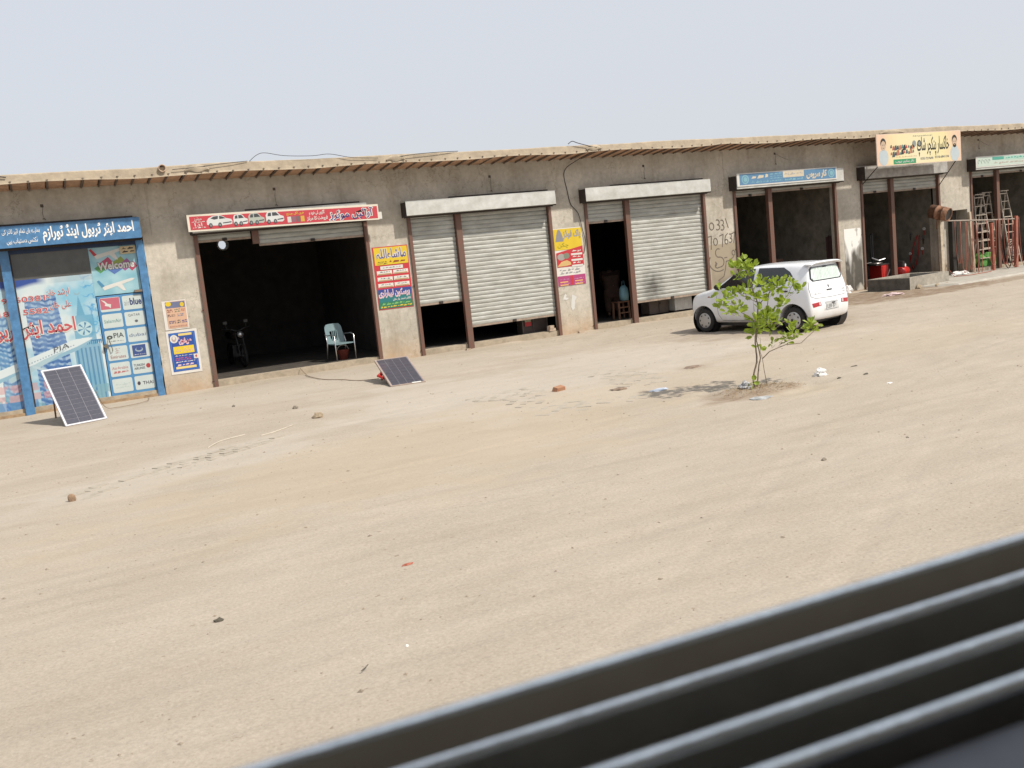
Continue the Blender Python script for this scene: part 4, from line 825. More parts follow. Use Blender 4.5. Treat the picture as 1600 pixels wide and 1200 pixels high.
# graffiti: brush-drawn strokes on the pillar left of the car
gf = thing('graffiti', 'dark hand-painted phone number and Urdu scrawl on the pillar left of the car', 'graffiti')
GP = mat('graffiti_paint', (.15, .125, .10), .9, var=.2, scale=20)
def stroke(pts, r=.015, dx=0, dz=0, s=1):
    P = [(x*s+dx, -.004, z*s+dz) for x, z in pts]; q = MB()
    for i in range(len(P)-1):
        a = Vector(P[i]); b_ = Vector(P[i+1]); d = (b_-a); 
        if d.length < 1e-5: continue
        d.normalize(); nn = Vector((-d.z, 0, d.x))*r; e = d*r*.5; yo = Vector((0, -.0004*(i % 3), 0))
        q.poly([a-e-nn+yo, b_+e-nn+yo, b_+e+nn+yo, a-e+nn+yo])
    q.build('stroke', GP, gf)
def arc(cx, cz, rx, rz, a0, a1, n=12): return [(cx+rx*math.cos(R(a0+(a1-a0)*i/n)), cz+rz*math.sin(R(a0+(a1-a0)*i/n))) for i in range(n+1)]
stroke(arc(17.45, 2.42, .08, .10, 0, 360)); stroke(arc(17.66, 2.52, .07, .07, 120, -90)+arc(17.66, 2.38, .08, .07, 90, -130)); stroke(arc(17.82, 2.50, .06, .07, 120, -90)+arc(17.82, 2.36, .07, .07, 90, -130)); stroke([(17.96, 2.60), (18.04, 2.34)])
stroke([(17.28, 2.13), (17.42, 2.15), (17.38, 1.78)]); stroke(arc(17.55, 1.98, .07, .10, 0, 360)); stroke([(17.70, 2.13), (17.84, 2.17), (17.78, 1.82)]); stroke([(18.0, 2.18), (17.92, 2.12), (17.885, 2.0)]+arc(17.94, 1.95, .055, .065, 150, 500)); stroke(arc(18.08, 2.10, .05, .06, 120, -90)+arc(18.08, 1.98, .06, .06, 90, -130)); stroke([(18.14, 2.16), (18.26, 2.2), (18.2, 1.9)])
stroke(arc(17.62, 1.66, .10, .12, 60, 260)+arc(17.66, 1.40, .14, .14, 90, -90)+arc(17.56, 1.30, .08, .06, -90, -220)); stroke(arc(17.60, 1.42, .32, .28, 150, 300)); stroke([(17.55, 1.35), (17.50, 1.42), (17.52, 1.30)], .014)
stroke(arc(18.16, 1.62, .05, .07, 0, 330)+[(18.15, 1.5), (18.02, 1.42), (17.88, 1.40), (17.84, 1.2), (17.76, .98), (17.56, .88)]); stroke([(17.82, 1.50), (17.92, 1.51)], .014)
stroke([(17.45, .66), (17.46, .42), (17.40, .22), (17.28, .16)]); stroke([(17.63, .70), (17.62, .2)]); stroke(arc(17.82, .60, .08, .08, 0, 330)+[(17.86, .5), (17.8, .3), (17.72, .2)]); stroke([(17.60, .85), (17.62, .82)]); stroke([(17.42, .74), (17.44, .72)]); stroke([(18.02, .9), (18.03, .6), (18.15, .58), (18.2, .8)], .014); stroke([(18.24, .92), (18.26, .62)], .014)
for i in range(7):
    x = 17.95+.22*random.random(); z = .62+.28*random.random(); s_ = .02+.03*random.random()
    polyp(gf, 'chipped_paint', [(x-s_, z), (x, z-s_), (x+s_, z+s_*.3), (x+s_*.2, z+s_)], -.0065, WW)
# oil grime on the same pillar low right
def grime(Xg, Zg):
    n1 = fbm(Xg*2.5, Zg*1.5, 191, 4); a = np.clip((1.35-Zg)*.8+(Xg-17.9)*1.3+(n1-.5)*2.2, 0, .8)[..., None]; return np.array([.31, .262, .19])*(1-a)+np.array([.15, .125, .10])*a
painted(gf, 'grime', 17.33, 18.27, .0, 1.9, -.0025, 30, 60, grime)

# ------------------------------------------------------------------ solar panels
CELL = mat('solar_cell', (.06, .06, .082), .35, var=.12, scale=18, coat=.3)
def solar(label, A, B, Ctop, cols, rows, frame_m, ncell):
    A = Vector(A); B = Vector(B); Cc = Vector(Ctop); ex = (B-A); wd = ex.length; ex.normalize(); ez = (Cc-A); ez = (ez-ex*ez.dot(ex)); ht = ez.length; ez.normalize(); ny = ex.cross(ez)
    if ny.y > 0: ny = -ny
    M = Matrix((ex, ny, ez)).transposed().to_4x4(); M.translation = A
    t_ = thing('solar_panel', label, 'solar panel', tuple(A)); Mi = Matrix.Translation(-A) @ M; f = .028
    q = MB()
    for (a, b_, c_, d_) in ((0, wd, 0, f), (0, wd, ht-f, ht), (0, f, f, ht-f), (wd-f, wd, f, ht-f)): q.box(a, b_, -.035, .006, c_, d_, Mi)
    q.build('frame', frame_m, t_)
    q = MB(); q.box(f, wd-f, -.03, -.001, f, ht-f, Mi); q.build('backing_sheet', mat('cell_gap', (.22, .22, .25), .4, var=0), t_)
    cw = (wd-2*f-.02)/cols; ch_ = (ht-2*f-.02)/rows
    cm = MB(); cm.box(.004, cw-.004, 0, .0025, .0035, ch_-.0035); cme = cm.mesh('solar_cell', CELL)
    for i in range(cols):
        for j in range(rows):
            o = link('solar_cell', cme, t_); o.matrix_basis = Mi @ Matrix.Translation((f+.01+i*cw, -.0005, f+.01+j*ch_))
    q = MB(); gx = f+.01
    q.box(wd*.4, wd*.6, -.06, -.03, ht*.8, ht*.9, Mi); q.build('junction_box', BLACK, t_)
    return t_, Mi, wd, ht
t_, Mi, wd, ht = solar('white-framed solar panel propped upright in front of the travel mural', (.28, -2.93, ghs(.28, -2.93)+.01), (.99, -2.77, ghs(.99, -2.77)+.01), (.14, -1.85, .99), 3, 12, mat('white_frame', (.60, .60, .64), .45, var=.05), 36)
q = MB()
for u in (.12, .58): p0 = Mi @ Vector((u, -.03, ht*.86)); g0 = p0+Vector((-.02, .62, 0)); q.bar(p0, (g0.x, g0.y, -.93+.94), .03)
q.build('prop_leg', RUST, t_)
t_, Mi, wd, ht = solar('steel-framed solar panel leaning low over the sand outside the open garage', (5.87, -4.70, ghs(5.87, -4.7)+.01), (6.55, -4.78, ghs(6.55, -4.78)+.01), (6.0, -3.43, .42), 4, 9, mat('dull_frame', (.45, .36, .31), .5, .3, var=.1), 36)
q = MB()
for u in (.1, .58): p0 = Mi @ Vector((u, -.03, ht*.93)); q.bar(p0, (p0.x, p0.y+.02, -.02), .03)
q.build('prop_leg', RUST, t_); q = MB(); q.tube([Mi @ Vector((.0, -.05, ht*.4)), Mi @ Vector((-.07, -.08, ht*.55)), Mi @ Vector((.02, -.05, ht*.6))], .03, 8); q.build('red_rag', REDP, t_)
q = MB(); q.box(.42, .6, .006, .009, .0, .045, Mi); q.build('sticker', WHT, t_)
cable('ground_cable', [(5.35, .0, .14), (5.38, -.31, .03), (5.30, -.9, .025), (5.36, -1.84, .02), (5.6, -2.4, .02), (5.76, -3.03, .02), (6.05, -3.5, .05)], .008, 'thin tan cable running over the sand from the garage step to the low solar panel', m=mat('tan_cable', (.25, .18, .12), .8))
cable('ground_cable', [(.9, -1.9, .5), (1.05, -1.5, .1), (1.3, -1.2, .02), (1.65, -1.1, .02), (1.9, -.8, .02), (2.0, -.2, .02), (1.95, -.04, .06)], .006, 'thin cable trailing from the upright solar panel to the shop door', m=mat('tan_cable', (.25, .18, .12), .8))

# ------------------------------------------------------------------ chair in the garage
ch = thing('chair', 'pale blue plastic armchair with metal legs just inside the garage', 'chair', (6.55, .62, .125), R(12))
PB = mat('pale_blue_plastic', (.17, .25, .27), .5, var=.08)
q = MB(); n_ = 8
for i in range(n_+1):
    t = i/n_; z = .40+.48*t; yb = .22+.12*t; hw = .235-.02*abs(t-.5)-(.05*max(0, t-.85)/.15); q.v += [(-hw, yb-.03, z), (-hw*.4, yb+.02, z+.008), (hw*.4, yb+.02, z+.008), (hw, yb-.03, z)]
for i in range(n_):
    for r_ in range(3):
        if r_ == 1 and i in (2, 3, 4) : continue
        q.f.append((i*4+r_, i*4+r_+1, (i+1)*4+r_+1, (i+1)*4+r_))
q.build('backrest', PB, ch, True)
q = MB()
for i in (0, 1, 2, 3): x = -.07+i*.045; q.box(x, x+.02, .245+.0, .262, .50, .73)
q.build('back_slats', PB, ch)
q = MB(); q.box(-.24, .24, -.22, .22, .40, .425); q.build('seat', PB, ch)
for s in (-1, 1):
    q = MB(); q.tube([(s*.26, -.22, 0), (s*.26, -.22, .60), (s*.26, -.10, .64), (s*.26, .22, .62)], .014, 8); q.build('leg', CHROME, ch, True); q = MB(); q.tube([(s*.24, .30, 0), (s*.25, .18, .45), (s*.24, .26, .66)], .014, 8); q.build('leg', CHROME, ch, True)
bk = thing('bucket', 'dull red bucket standing on the garage floor under the chair', 'bucket', (6.62, .72, .125)); q = MB(); q.lathe([(0, .004), (.10, .004), (.14, .24), (.15, .25), (.13, .24), (.095, .02), (0, .02)], 20); q.build('shell', mat('dull_red', (.16, .03, .02), .6, var=.1), bk, True); q = MB(); q.tube([(.14*math.cos(t), 0, .24+.12*math.sin(t)) for t in [math.pi*i/10 for i in range(11)]], .004, 5); q.build('handle', CHROME, bk)

# ------------------------------------------------------------------ motorcycle inside the garage
mc = thing('motorcycle', 'small motorcycle parked facing out in the dark garage, headlamp catching light', 'motorcycle', (4.55, 3.1, .125), R(4))
DCH = mat('dull_chrome', (.07, .07, .07), .5, .6)
def wheel_tor(cy, cz, r, parent):
    q = MB(); q.tube([(0, cy+r*math.cos(t), cz+r*math.sin(t)) for t in [2*math.pi*i/24 for i in range(24)]], .04, 8, closed=True); w_ = q.build('wheel', RUBB, parent, True)
    q = MB()
    for i in range(10): t = math.pi*2*i/10; q.tube([(0, cy, cz), (0, cy+r*.93*math.cos(t), cz+r*.93*math.sin(t))], .004, 4)
    q.tube([(-.05, cy, cz), (.05, cy, cz)], .04, 10); q.build('spokes', DCH, w_)
wheel_tor(-.62, .29, .25, mc); wheel_tor(.60, .29, .25, mc)
q = MB(); q.tube([(-.08, -.62, .29), (-.08, -.42, .85)], .018, 8); q.tube([(.08, -.62, .29), (.08, -.42, .85)], .018, 8); q.build('fork', DCH, mc)
q = MB(); q.tube([(-.36, -.22, .98), (-.16, -.36, .96), (0, -.38, .90), (.16, -.36, .96), (.36, -.22, .98)], .013, 8); q.build('handlebar', DCH, mc)
q = MB(); M_ = Matrix.Translation((0, -.54, .82)) @ Matrix.Rotation(R(90), 4, 'X'); q.lathe([(0, .07), (.075, .06), (.085, .04), (.075, -.04), (0, -.1)], 18, M_); hl = q.build('headlight', CHROME, mc, True)
for s in (-1, 1): q = MB(); q.tube([(s*.24, -.3, .98), (s*.26, -.26, 1.12)], .006, 5); q.box(s*.26-.05, s*.26+.05, -.27, -.255, 1.10, 1.17); q.build('mirror', DCH, mc)
q = MB(); q.tube([(0, -.30, .78), (0, -.1, .80), (0, .12, .74)], [.10, .14, .08], 10); q.build('fuel_tank', BRD, mc, True)
q = MB(); q.tube([(0, .1, .76), (0, .35, .76), (0, .65, .80)], [.09, .11, .08], 8); q.build('seat', BLACK, mc, True)
q = MB(); q.box(-.13, .13, -.15, .2, .25, .55); q.build('engine', mat('engine_metal', (.06, .06, .06), .5, .6), mc); q = MB(); q.bar((0, -.38, .8), (0, -.15, .35), .04); q.bar((0, -.3, .75), (0, .6, .7), .04); q.bar((0, .1, .3), (0, .6, .29), .04); q.tube([(.12, .0, .28), (.14, .7, .33)], .03, 8); q.build('frame', BLACK, mc)

# ------------------------------------------------------------------ bay 2 items
q = MB(); t_ = thing('display_cabinet', 'dark metal-framed cabinet with a small red and green label, glimpsed under the wide half-closed shutter', 'cabinet', (11.72, .42, .125))
q.box(-.34, .42, -.02, .30, 0, .03); q.box(-.34, -.31, -.02, .3, .03, .75); q.box(.39, .42, -.02, .3, .03, .75); q.box(-.02, .0, -.02, .0, .03, .75); q.box(-.34, .42, -.02, .3, .75, .78); q.build('frame', mat('cabinet_metal', (.12, .10, .09), .5, .3), t_)
q = MB(); q.box(-.31, .39, .0, .28, .03, .74); q.build('panel', mat('cabinet_brown', (.06, .04, .035), .5), t_)
q = MB(); q.box(-.26, -.08, -.026, -.022, .20, .44); q.build('label', flat('label_cream', 200, 200, 170), t_); q = MB(); q.box(-.26, -.08, -.029, -.027, .20, .31); q.build('label', flat('pred', 214, 40, 52, .72), t_)
def brickobj(x, y, z, rz, label, m=BRICK, grp=None, sx=1):
    q = MB(); s = random.Random(int(x*100+y*10+z*1000)); j = lambda a: a*sx*(1+s.uniform(-.12, .12))
    q.add([(j(-.11), j(-.052), 0), (j(.11), j(-.052), 0), (j(.11), j(.052), 0), (j(-.11), j(.052), 0), (j(-.105), j(-.05), .07*sx), (j(.105), j(-.05), .068*sx), (j(.1), j(.05), .07*sx), (j(-.105), j(.05), .066*sx)], [(0, 3, 2, 1), (4, 5, 6, 7), (0, 1, 5, 4), (1, 2, 6, 5), (2, 3, 7, 6), (3, 0, 4, 7)])
    o = q.build('brick', m, None, label=label, cat='brick', group=grp); o.location = (x, y, z); o.rotation_euler = (0, 0, rz); return o
PB_ = mat('pale_brick', (.42, .33, .25), .9, var=.15, scale=12)
brickobj(12.05, .06, .145, .2, 'lower pale brick at the right foot of the wide shutter', PB_); brickobj(12.04, .08, .215, .5, 'upper pale brick stacked at the right foot of the wide shutter', PB_)

# ------------------------------------------------------------------ people (Skin modifier figures)
def skin_mesh(verts, edges, rad, m, name, parent, sub=2):
    me_ = bpy.data.meshes.new(name); me_.from_pydata(verts, edges, []); o = bpy.data.objects.new(name, me_); COL.objects.link(o)
    mo = o.modifiers.new('s', 'SKIN'); mo.use_smooth_shade = True
    for i, r_ in enumerate(rad):
        r2 = r_ if isinstance(r_, tuple) else (r_, r_); me_.skin_vertices[0].data[i].radius = r2; me_.skin_vertices[0].data[i].use_root = (i == 0)
    ss = o.modifiers.new('b', 'SUBSURF'); ss.levels = sub; ss.render_levels = sub
    dg = bpy.context.evaluated_depsgraph_get(); out = bpy.data.meshes.new_from_object(o.evaluated_get(dg)); bpy.data.objects.remove(o)
    out.materials.clear(); out.materials.append(m); out.polygons.foreach_set('use_smooth', [True]*len(out.polygons)); out.name = name
    return link(name, out, parent)
def person(label, loc, rz, J, cloth, trouser, hairy=True):
    """J: joints dict; local front = -Y"""
    t_ = thing('person', label, 'person', loc, rz)
    V_ = []; E_ = []; Rr = []
    def add(p, r, pr=None): V_.append(tuple(p)); Rr.append(r); i = len(V_)-1; (E_.append((pr, i)) if pr is not None else None); return i
    v = {k: Vector(p) for k, p in J.items()}
    pel = add(v['pelvis'], (.13, .10)); sp = add((v['pelvis']+v['chest'])/2, (.12, .10), pel); che = add(v['chest'], (.15, .11), sp); nk = add(v['neck'], .055, che)
    hd = v['head']; hdir = (hd-v['neck']).normalized(); h1 = add(v['neck']+hdir*.07, .06, nk); h2 = add(hd, (.078, .095), h1); h3 = add(hd+hdir*.09, (.06, .075), h2)
    fr_ = Vector(J.get('face', (0, -1, 0))).normalized(); add(hd+fr_*.10-hdir*.01, .013, h2)
    for s, nm in ((-1, 'l'), (1, 'r')):
        side = Vector((s, 0, 0))
        hp = add(v[nm+'hip'], .085, pel); kn = add(v[nm+'knee'], .056, hp); an = add(v[nm+'ankle'], .036, kn); ft = add(v[nm+'ankle']+Vector((0, -.13, -.05)), (.04, .025), an); add(v[nm+'ankle']+Vector((0, -.19, -.055)), (.035, .02), ft)
        sh = add(v[nm+'sh'], .058, che); el = add(v[nm+'elbow'], .042, sh); wr = add(v[nm+'wrist'], .027, el); d = (v[nm+'wrist']-v[nm+'elbow']).normalized(); pm = add(v[nm+'wrist']+d*.06, (.036, .018), wr)
        perp = d.cross(Vector((0, 1, 0))); perp = perp.normalized() if perp.length > .1 else Vector((1, 0, 0))
        for k, L_ in enumerate((.07, .08, .075, .06)):
            b0 = v[nm+'wrist']+d*.09+perp*(k-1.5)*.019; i1 = add(b0, .0095, pm); add(b0+d*L_*.5+Vector((0, -.012, 0)), .0085, i1); add(b0+d*L_+Vector((0, -.03, 0)), .0075, len(V_)-1)
        th = add(v[nm+'wrist']+d*.05-perp*.04, .011, pm); add(v[nm+'wrist']+d*.09-perp*.06, .009, th)
    skin_mesh(V_, E_, Rr, SKIN, 'body', t_)
    # long shirt
    kn_mid = (v['lknee']+v['rknee'])/2; hem = v['pelvis']+(kn_mid-v['pelvis'])*.95
    skin_mesh([tuple(v['pelvis']), tuple(hem), tuple((v['pelvis']+v['chest'])/2), tuple(v['chest']), tuple(v['neck']-(v['neck']-v['chest'])*.25), tuple(v['lsh']), tuple(v['lelbow']), tuple(v['lwrist']), tuple(v['rsh']), tuple(v['relbow']), tuple(v['rwrist'])],
              [(0, 1), (0, 2), (2, 3), (3, 4), (3, 5), (5, 6), (6, 7), (3, 8), (8, 9), (9, 10)], [(.23, .18), (.28, .20), (.21, .17), (.22, .16), .09, .10, .085, .065, .10, .085, .065], cloth, 'shirt', t_)
    for nm in 'lr': skin_mesh([tuple(v[nm+'hip']), tuple(v[nm+'knee']), tuple(v[nm+'ankle']+Vector((0, 0, .03)))], [(0, 1), (1, 2)], [.14, .125, .095], trouser, 'trousers', t_)
    skin_mesh([tuple(hd+hdir*.05-fr_*.03), tuple(hd+hdir*.10-fr_*.015), tuple(hd-fr_*.05-hdir*.03)], [(0, 1), (0, 2)], [(.085, .085), (.06, .07), (.06, .05)], HAIR, 'hair', t_)
    return t_
BRC = mat('brown_cloth', (.07, .04, .03), .9, var=.15, scale=8); DRK = mat('dark_cloth', (.03, .03, .04), .9, var=.1); MAG = mat('crimson_cloth', (.42, .03, .07), .85, var=.1)
person('man in brown shirt bending over inside the half-open shop, beside a stool', (15.05, 1.7, .125), R(150),
       dict(pelvis=(0, 0, .92), chest=(0, -.26, 1.20), neck=(0, -.42, 1.30), head=(0, -.54, 1.28), face=(0, -.5, -.85), lsh=(-.19, -.34, 1.24), rsh=(.19, -.34, 1.24), lelbow=(-.22, -.46, .98), relbow=(.22, -.46, .98), lwrist=(-.14, -.62, .82), rwrist=(.14, -.62, .82), lhip=(-.10, 0, .88), rhip=(.10, 0, .88), lknee=(-.12, -.04, .48), rknee=(.13, -.02, .48), lankle=(-.13, .02, .09), rankle=(.14, .05, .09)), BRC, BRC)
person('seated figure in dark clothes and crimson trousers partly behind the centre post', (15.55, 1.25, .125), R(35),
       dict(pelvis=(0, 0, .50), chest=(0, -.02, .88), neck=(0, -.02, 1.06), head=(0, -.05, 1.20), face=(0, -1, -.1), lsh=(-.19, -.02, .98), rsh=(.19, -.02, .98), lelbow=(-.24, -.12, .72), relbow=(.24, -.12, .72), lwrist=(-.12, -.32, .62), rwrist=(.12, -.32, .62), lhip=(-.10, 0, .48), rhip=(.10, 0, .48), lknee=(-.14, -.42, .50), rknee=(.15, -.42, .50), lankle=(-.15, -.46, .09), rankle=(.16, -.44, .09)), DRK, MAG)
st_ = thing('stool', 'worn wooden stool standing beside the bending man', 'stool', (14.76, .85, .125)); WD = mat('worn_wood', (.22, .11, .065), .8, var=.2, scale=9)
for (x, y_) in ((-.16, -.14), (.16, -.14), (-.16, .14), (.16, .14)): q = MB(); q.bar((x*1.1, y_*1.1, 0), (x, y_, .46), .045); q.build('leg', WD, st_)
q = MB(); q.box(-.19, .19, -.17, .17, .46, .49); q.build('seat', WD, st_); q = MB(); q.bar((-.17, -.15, .17), (.17, -.15, .17), .03); q.bar((-.17, -.15, .32), (.17, -.15, .32), .03); q.build('rail', WD, st_)
bg_ = thing('bag', 'pale blue carrier bag hanging above the wooden stool', 'bag', (14.86, .80, .62)); q = MB(); q.lathe([(0, 0), (.12, .01), (.14, .15), (.12, .34), (.06, .42), (0, .42)], 12); q.build('sack', mat('pale_blue_bag', (.20, .40, .48), .6, var=.1), bg_, True); q = MB(); q.tube([(-.05, 0, .4), (-.03, 0, .55), (.03, 0, .55), (.05, 0, .4)], .008, 5); q.build('handle', mat('pale_blue_bag2', (.12, .24, .30), .6), bg_)
cb = thing('cabinet', 'low ribbed white metal cabinet showing under the shutter next to the car', 'cabinet', (16.50, .30, .125)); q = MB(); q.box(-.30, .30, 0, .4, .06, .62)
for i in range(9): q.box(-.29+i*.066, -.265+i*.066, -.006, 0, .07, .61)
q.build('body', mat('cabinet_white', (.5, .49, .46), .5, .1, var=.1), cb); q = MB(); 
for x in (-.27, .27): q.box(x-.02, x+.02, .02, .38, 0, .06)
q.build('foot', BRD, cb)
sh2 = thing('cupboard', 'low brown cupboard under the shutter beside the white ribbed cabinet', 'cupboard', (15.83, .55, .125)); q = MB(); q.box(-.33, .33, 0, .4, .03, .6); q.build('body', mat('cupboard_brown', (.13, .10, .08), .7, var=.15), sh2); q = MB(); q.box(-.01, .01, -.006, 0, .05, .58); q.box(.03, .05, -.02, 0, .28, .36); q.build('door_edge', BRD, sh2)

# ------------------------------------------------------------------ bay 4 furniture
for i, (x, y_, lab, hh) in enumerate(((19.6, 2.2, 'left brown wooden chair in the room behind the car', .95), (20.5, 2.5, 'middle brown wooden chair in the room behind the car', .98), (21.6, 2.0, 'right brown wooden chair in the room behind the car', 1.05))):
    t_ = thing('wooden_chair', lab, 'chair', (x, y_, .125), R(10-i*18), 'wooden chairs in the dim room'); DW = mat('dark_varnished_wood', (.13, .055, .028), .5, var=.15, scale=9)
    q = MB(); q.box(-.22, .22, -.2, .2, .43, .47); q.build('seat', DW, t_)
    for (lx, ly) in ((-.2, -.18), (.2, -.18), (-.2, .18), (.2, .18)): q = MB(); q.bar((lx, ly, 0), (lx, ly, .43 if ly < 0 else hh), .04); q.build('leg', DW, t_)
    q = MB(); q.box(-.2, .2, .17, .19, hh-.12, hh); q.box(-.2, .2, .17, .19, hh-.32, hh-.24); q.build('backrest', DW, t_)
t_ = thing('table', 'dark brown table at the back of the room behind the car', 'table', (20.2, 3.6, .125)); q = MB(); q.box(-.8, .8, -.4, .4, .72, .76); q.build('top', MATS['dark_varnished_wood'], t_)
for (lx, ly) in ((-.75, -.35), (.75, -.35), (-.75, .35), (.75, .35)): q = MB(); q.bar((lx, ly, 0), (lx, ly, .72), .05); q.build('leg', MATS['dark_varnished_wood'], t_)
t_ = thing('cloth', 'dark cloth hanging from a nail on the side wall of the room behind the car', 'cloth', (22.4, .55, 1.3)); q = MB()
for i in range(7): q.v += [(.04*math.sin(i*1.7), -.1+.035*i, .5-.02*abs(i-3)), (.05*math.sin(i*1.9+1), -.14+.045*i, -.3)]
for i in range(6): q.f.append((2*i, 2*i+1, 2*i+3, 2*i+2))
q.build('fold', mat('maroon_cloth', (.05, .02, .02), .9), t_, True)

# ------------------------------------------------------------------ bay 5: puncture workshop
tr = thing('water_trough', 'low rectangular concrete water trough in front of the puncture shop', 'trough', (0, 0, 0))
cs = [(22.60, -.70), (23.02, -1.90), (25.05, -1.60), (24.75, -.35)]
cen = Vector((sum(c[0] for c in cs)/4, sum(c[1] for c in cs)/4, 0)); ins = [(c[0]+(cen.x-c[0])*.16, c[1]+(cen.y-c[1])*.24) for c in cs]; HT_ = .36
q = MB(); P8 = [(x, y_, -.03) for x, y_ in cs]+[(x, y_, HT_+random.uniform(-.01, .01)) for x, y_ in cs]+[(x, y_, HT_-.005) for x, y_ in ins]+[(x, y_, .1) for x, y_ in ins]
fs = []
for i in range(4):
    j = (i+1) % 4; fs += [(i, j, 4+j, 4+i), (4+i, 4+j, 8+j, 8+i), (8+i, 8+j, 12+j, 12+i)]
q.add(P8, fs); q.build('tank_wall', CONC, tr)
q = MB(); a_, b_ = Vector((*cs[0], 0)), Vector((*cs[1], 0)); q.add([(cs[0][0]-.004, cs[0][1], 0), (cs[1][0]-.004, cs[1][1]-.002, 0), (cs[1][0]-.004, cs[1][1]-.002, HT_-.02), (cs[0][0]-.004, cs[0][1], HT_-.02)], [(0, 1, 2, 3)]); q.build('dark_face', DCONC, tr)  # darker sheet covering the left face of the trough
q = MB(); q.poly([(x, y_, .28) for x, y_ in ins]); q.build('water', mat('dirty_water', (.02, .018, .015), .08, var=0), tr)
tc = thing('tyre_machine', 'bright red tyre-changing machine with a steel table inside the puncture shop', 'machine', (25.0, .95, .125), R(8))
q = MB(); q.box(-.26, .10, -.2, .25, 0, .52); q.box(-.20, .06, -.215, -.2, .06, .46); q.build('cabinet', REDP, tc); q = MB(); q.box(-.18, -.16, -.225, -.216, .1, .42, Matrix.Rotation(R(35), 4, 'Y') @ Matrix.Translation((.1, 0, -.05))); q.build('lever', WHT, tc)
q = MB(); q.lathe([(0, .55), (.24, .55), (.26, .58), (.24, .61), (0, .61)], 20, Matrix.Translation((-.35, .0, 0))); q.box(-.55, .15, -.22, .28, .52, .55); q.build('turntable', mat('dark_steel', (.12, .11, .11), .4, .7, var=.2), tc)
q = MB(); q.tube([(-.05, .25, .5), (-.05, .25, 1.55)], .04, 10); q.tube([(-.05, .25, 1.5), (-.35, .1, 1.5), (-.35, .1, .75)], .025, 8); q.build('arm', BLACK, tc)
q = MB(); q.tube([(-.35, .1, .78), (-.1, .0, .66), (.1, -.1, .70)], .02, 6); q.tube([(-.75, .0, .62), (-.5, .0, .63)], .012, 5); q.build('tool_bar', CHROME, tc)
cm_ = thing('air_compressor', 'small red air compressor on the workshop floor right of the tyre machine', 'compressor', (25.75, .75, .125), R(20))
q = MB(); q.tube([(-.3, 0, .22), (-.27, 0, .22), (.27, 0, .22), (.3, 0, .22)], [.06, .15, .15, .06], 16); q.build('tank', REDP, cm_, True); q = MB(); q.box(-.16, .02, -.08, .08, .37, .56); q.tube([(.12, 0, .36), (.12, 0, .5)], .07, 10); q.build('pump', mat('dark_steel', (.12, .11, .11), .4, .7), cm_); q = MB()
for x in (-.2, .2): q.tube([(x, -.08, .1), (x, -.1, 0)], .02, 6); q.tube([(x, .08, .1), (x, .1, 0)], .02, 6)
q.tube([(.25, 0, .4), (.42, 0, .42)], .012, 6); q.build('foot', BLACK, cm_); q = MB(); q.tube([(-.05, -.12, .42), (-.05, -.13, .42)], .05, 14); q.build('gauge', WHITEP, cm_)
for i, (x, z) in enumerate(((26.80, 1.65), (26.80, 1.35), (26.80, 1.0), (26.80, 1.5), (26.80, .85))):
    yy = (.7, .75, .8, 1.25, 1.3)[i]; t_ = thing('hanging_tool', ('topmost', 'second', 'lowest', 'upper rear', 'lower rear')[i]+' steel tool hanging on the side wall of the puncture shop', 'tool', (x, yy, z), 0, 'tools hung on the workshop side wall')
    q = MB(); M_ = Matrix.Rotation(R(-90), 4, 'Y'); q.lathe([(.02, 0), (.05, 0), (.05, .03), (.02, .03)], 12, M_); q.build('head', WHITEP if i % 2 == 0 else CHROME, t_); q = MB(); q.bar((-.015, 0, -.04), (-.015, .01, -.20), .018); q.build('grip', BLACK if i % 2 else REDP, t_)
def hoseloop(x0, y0, z0, x1, z1, sag, n=12, dx=0): 
    return [(x0+(x1-x0)*t+dx*math.sin(math.pi*t), y0+.03*math.sin(7*t), z0+(z1-z0)*t-sag*math.sin(math.pi*t)) for t in [i/n for i in range(n+1)]]
def hose(label, pts, r=.012, m=HOSE, grp='red air hoses by the puncture shop'):
    q = MB(); q.tube(pts, r, 6); return q.build('air_hose', m, None, True, label=label, cat='hose', group=grp)
hose('red hose looped on the inner side wall of the puncture shop', [(26.79, .9, 1.45), (26.78, .95, .9), (26.76, 1.05, .5), (26.78, 1.2, .3), (26.79, 1.3, .6), (26.79, 1.15, 1.1), (26.79, .98, 1.45)], .016, REDP)
# recess back panel shading and white timber posts with a rail, hoses and the lamp barrel
rp_ = thing('hose_rack', 'rough timber rack of two pale posts and a thin rail beside the puncture shop', 'rack'); PWD = mat('pale_timber', (.50, .42, .32), .85, var=.15, scale=9)
q = MB(); q.bar((26.30, -.35, .02), (26.18, -.42, 2.0), .10); q.build('post', PWD, rp_)
q = MB(); q.bar((28.10, -.10, .03), (27.98, -.1, 2.05), .09); q.build('post', PWD, rp_)
q = MB(); q.tube([(26.2, -.46, 1.86), (27.2, -.5, 1.80), (28.4, -.55, 1.72), (29.7, -.6, 1.66)], .022, 8); q.build('rail', mat('grey_rail', (.33, .28, .24), .7, var=.2), rp_)
q = MB(); q.bar((28.55, -.5, .04), (28.45, -.55, 1.62), .085); q.build('post', HOSE, rp_); q = MB(); q.bar((29.62, -.55, .04), (29.60, -.6, 1.76), .10); q.build('post', mat('red_oxide_post', (.36, .12, .08), .7, var=.15), rp_)
gp = thing('green_post', 'thin dark green post standing at the edge of the concrete apron', 'post', (29.55, -1.1, .05)); q = MB(); q.tube([(0, 0, 0), (-.05, 0, 1.5)], .03, 8); q.build('pole', mat('green_paint', (.02, .12, .08), .5, var=.15), gp); q = MB(); q.lathe([(0, 0), (.08, 0), (.06, .03), (0, .03)], 10); q.build('foot', BRD, gp)
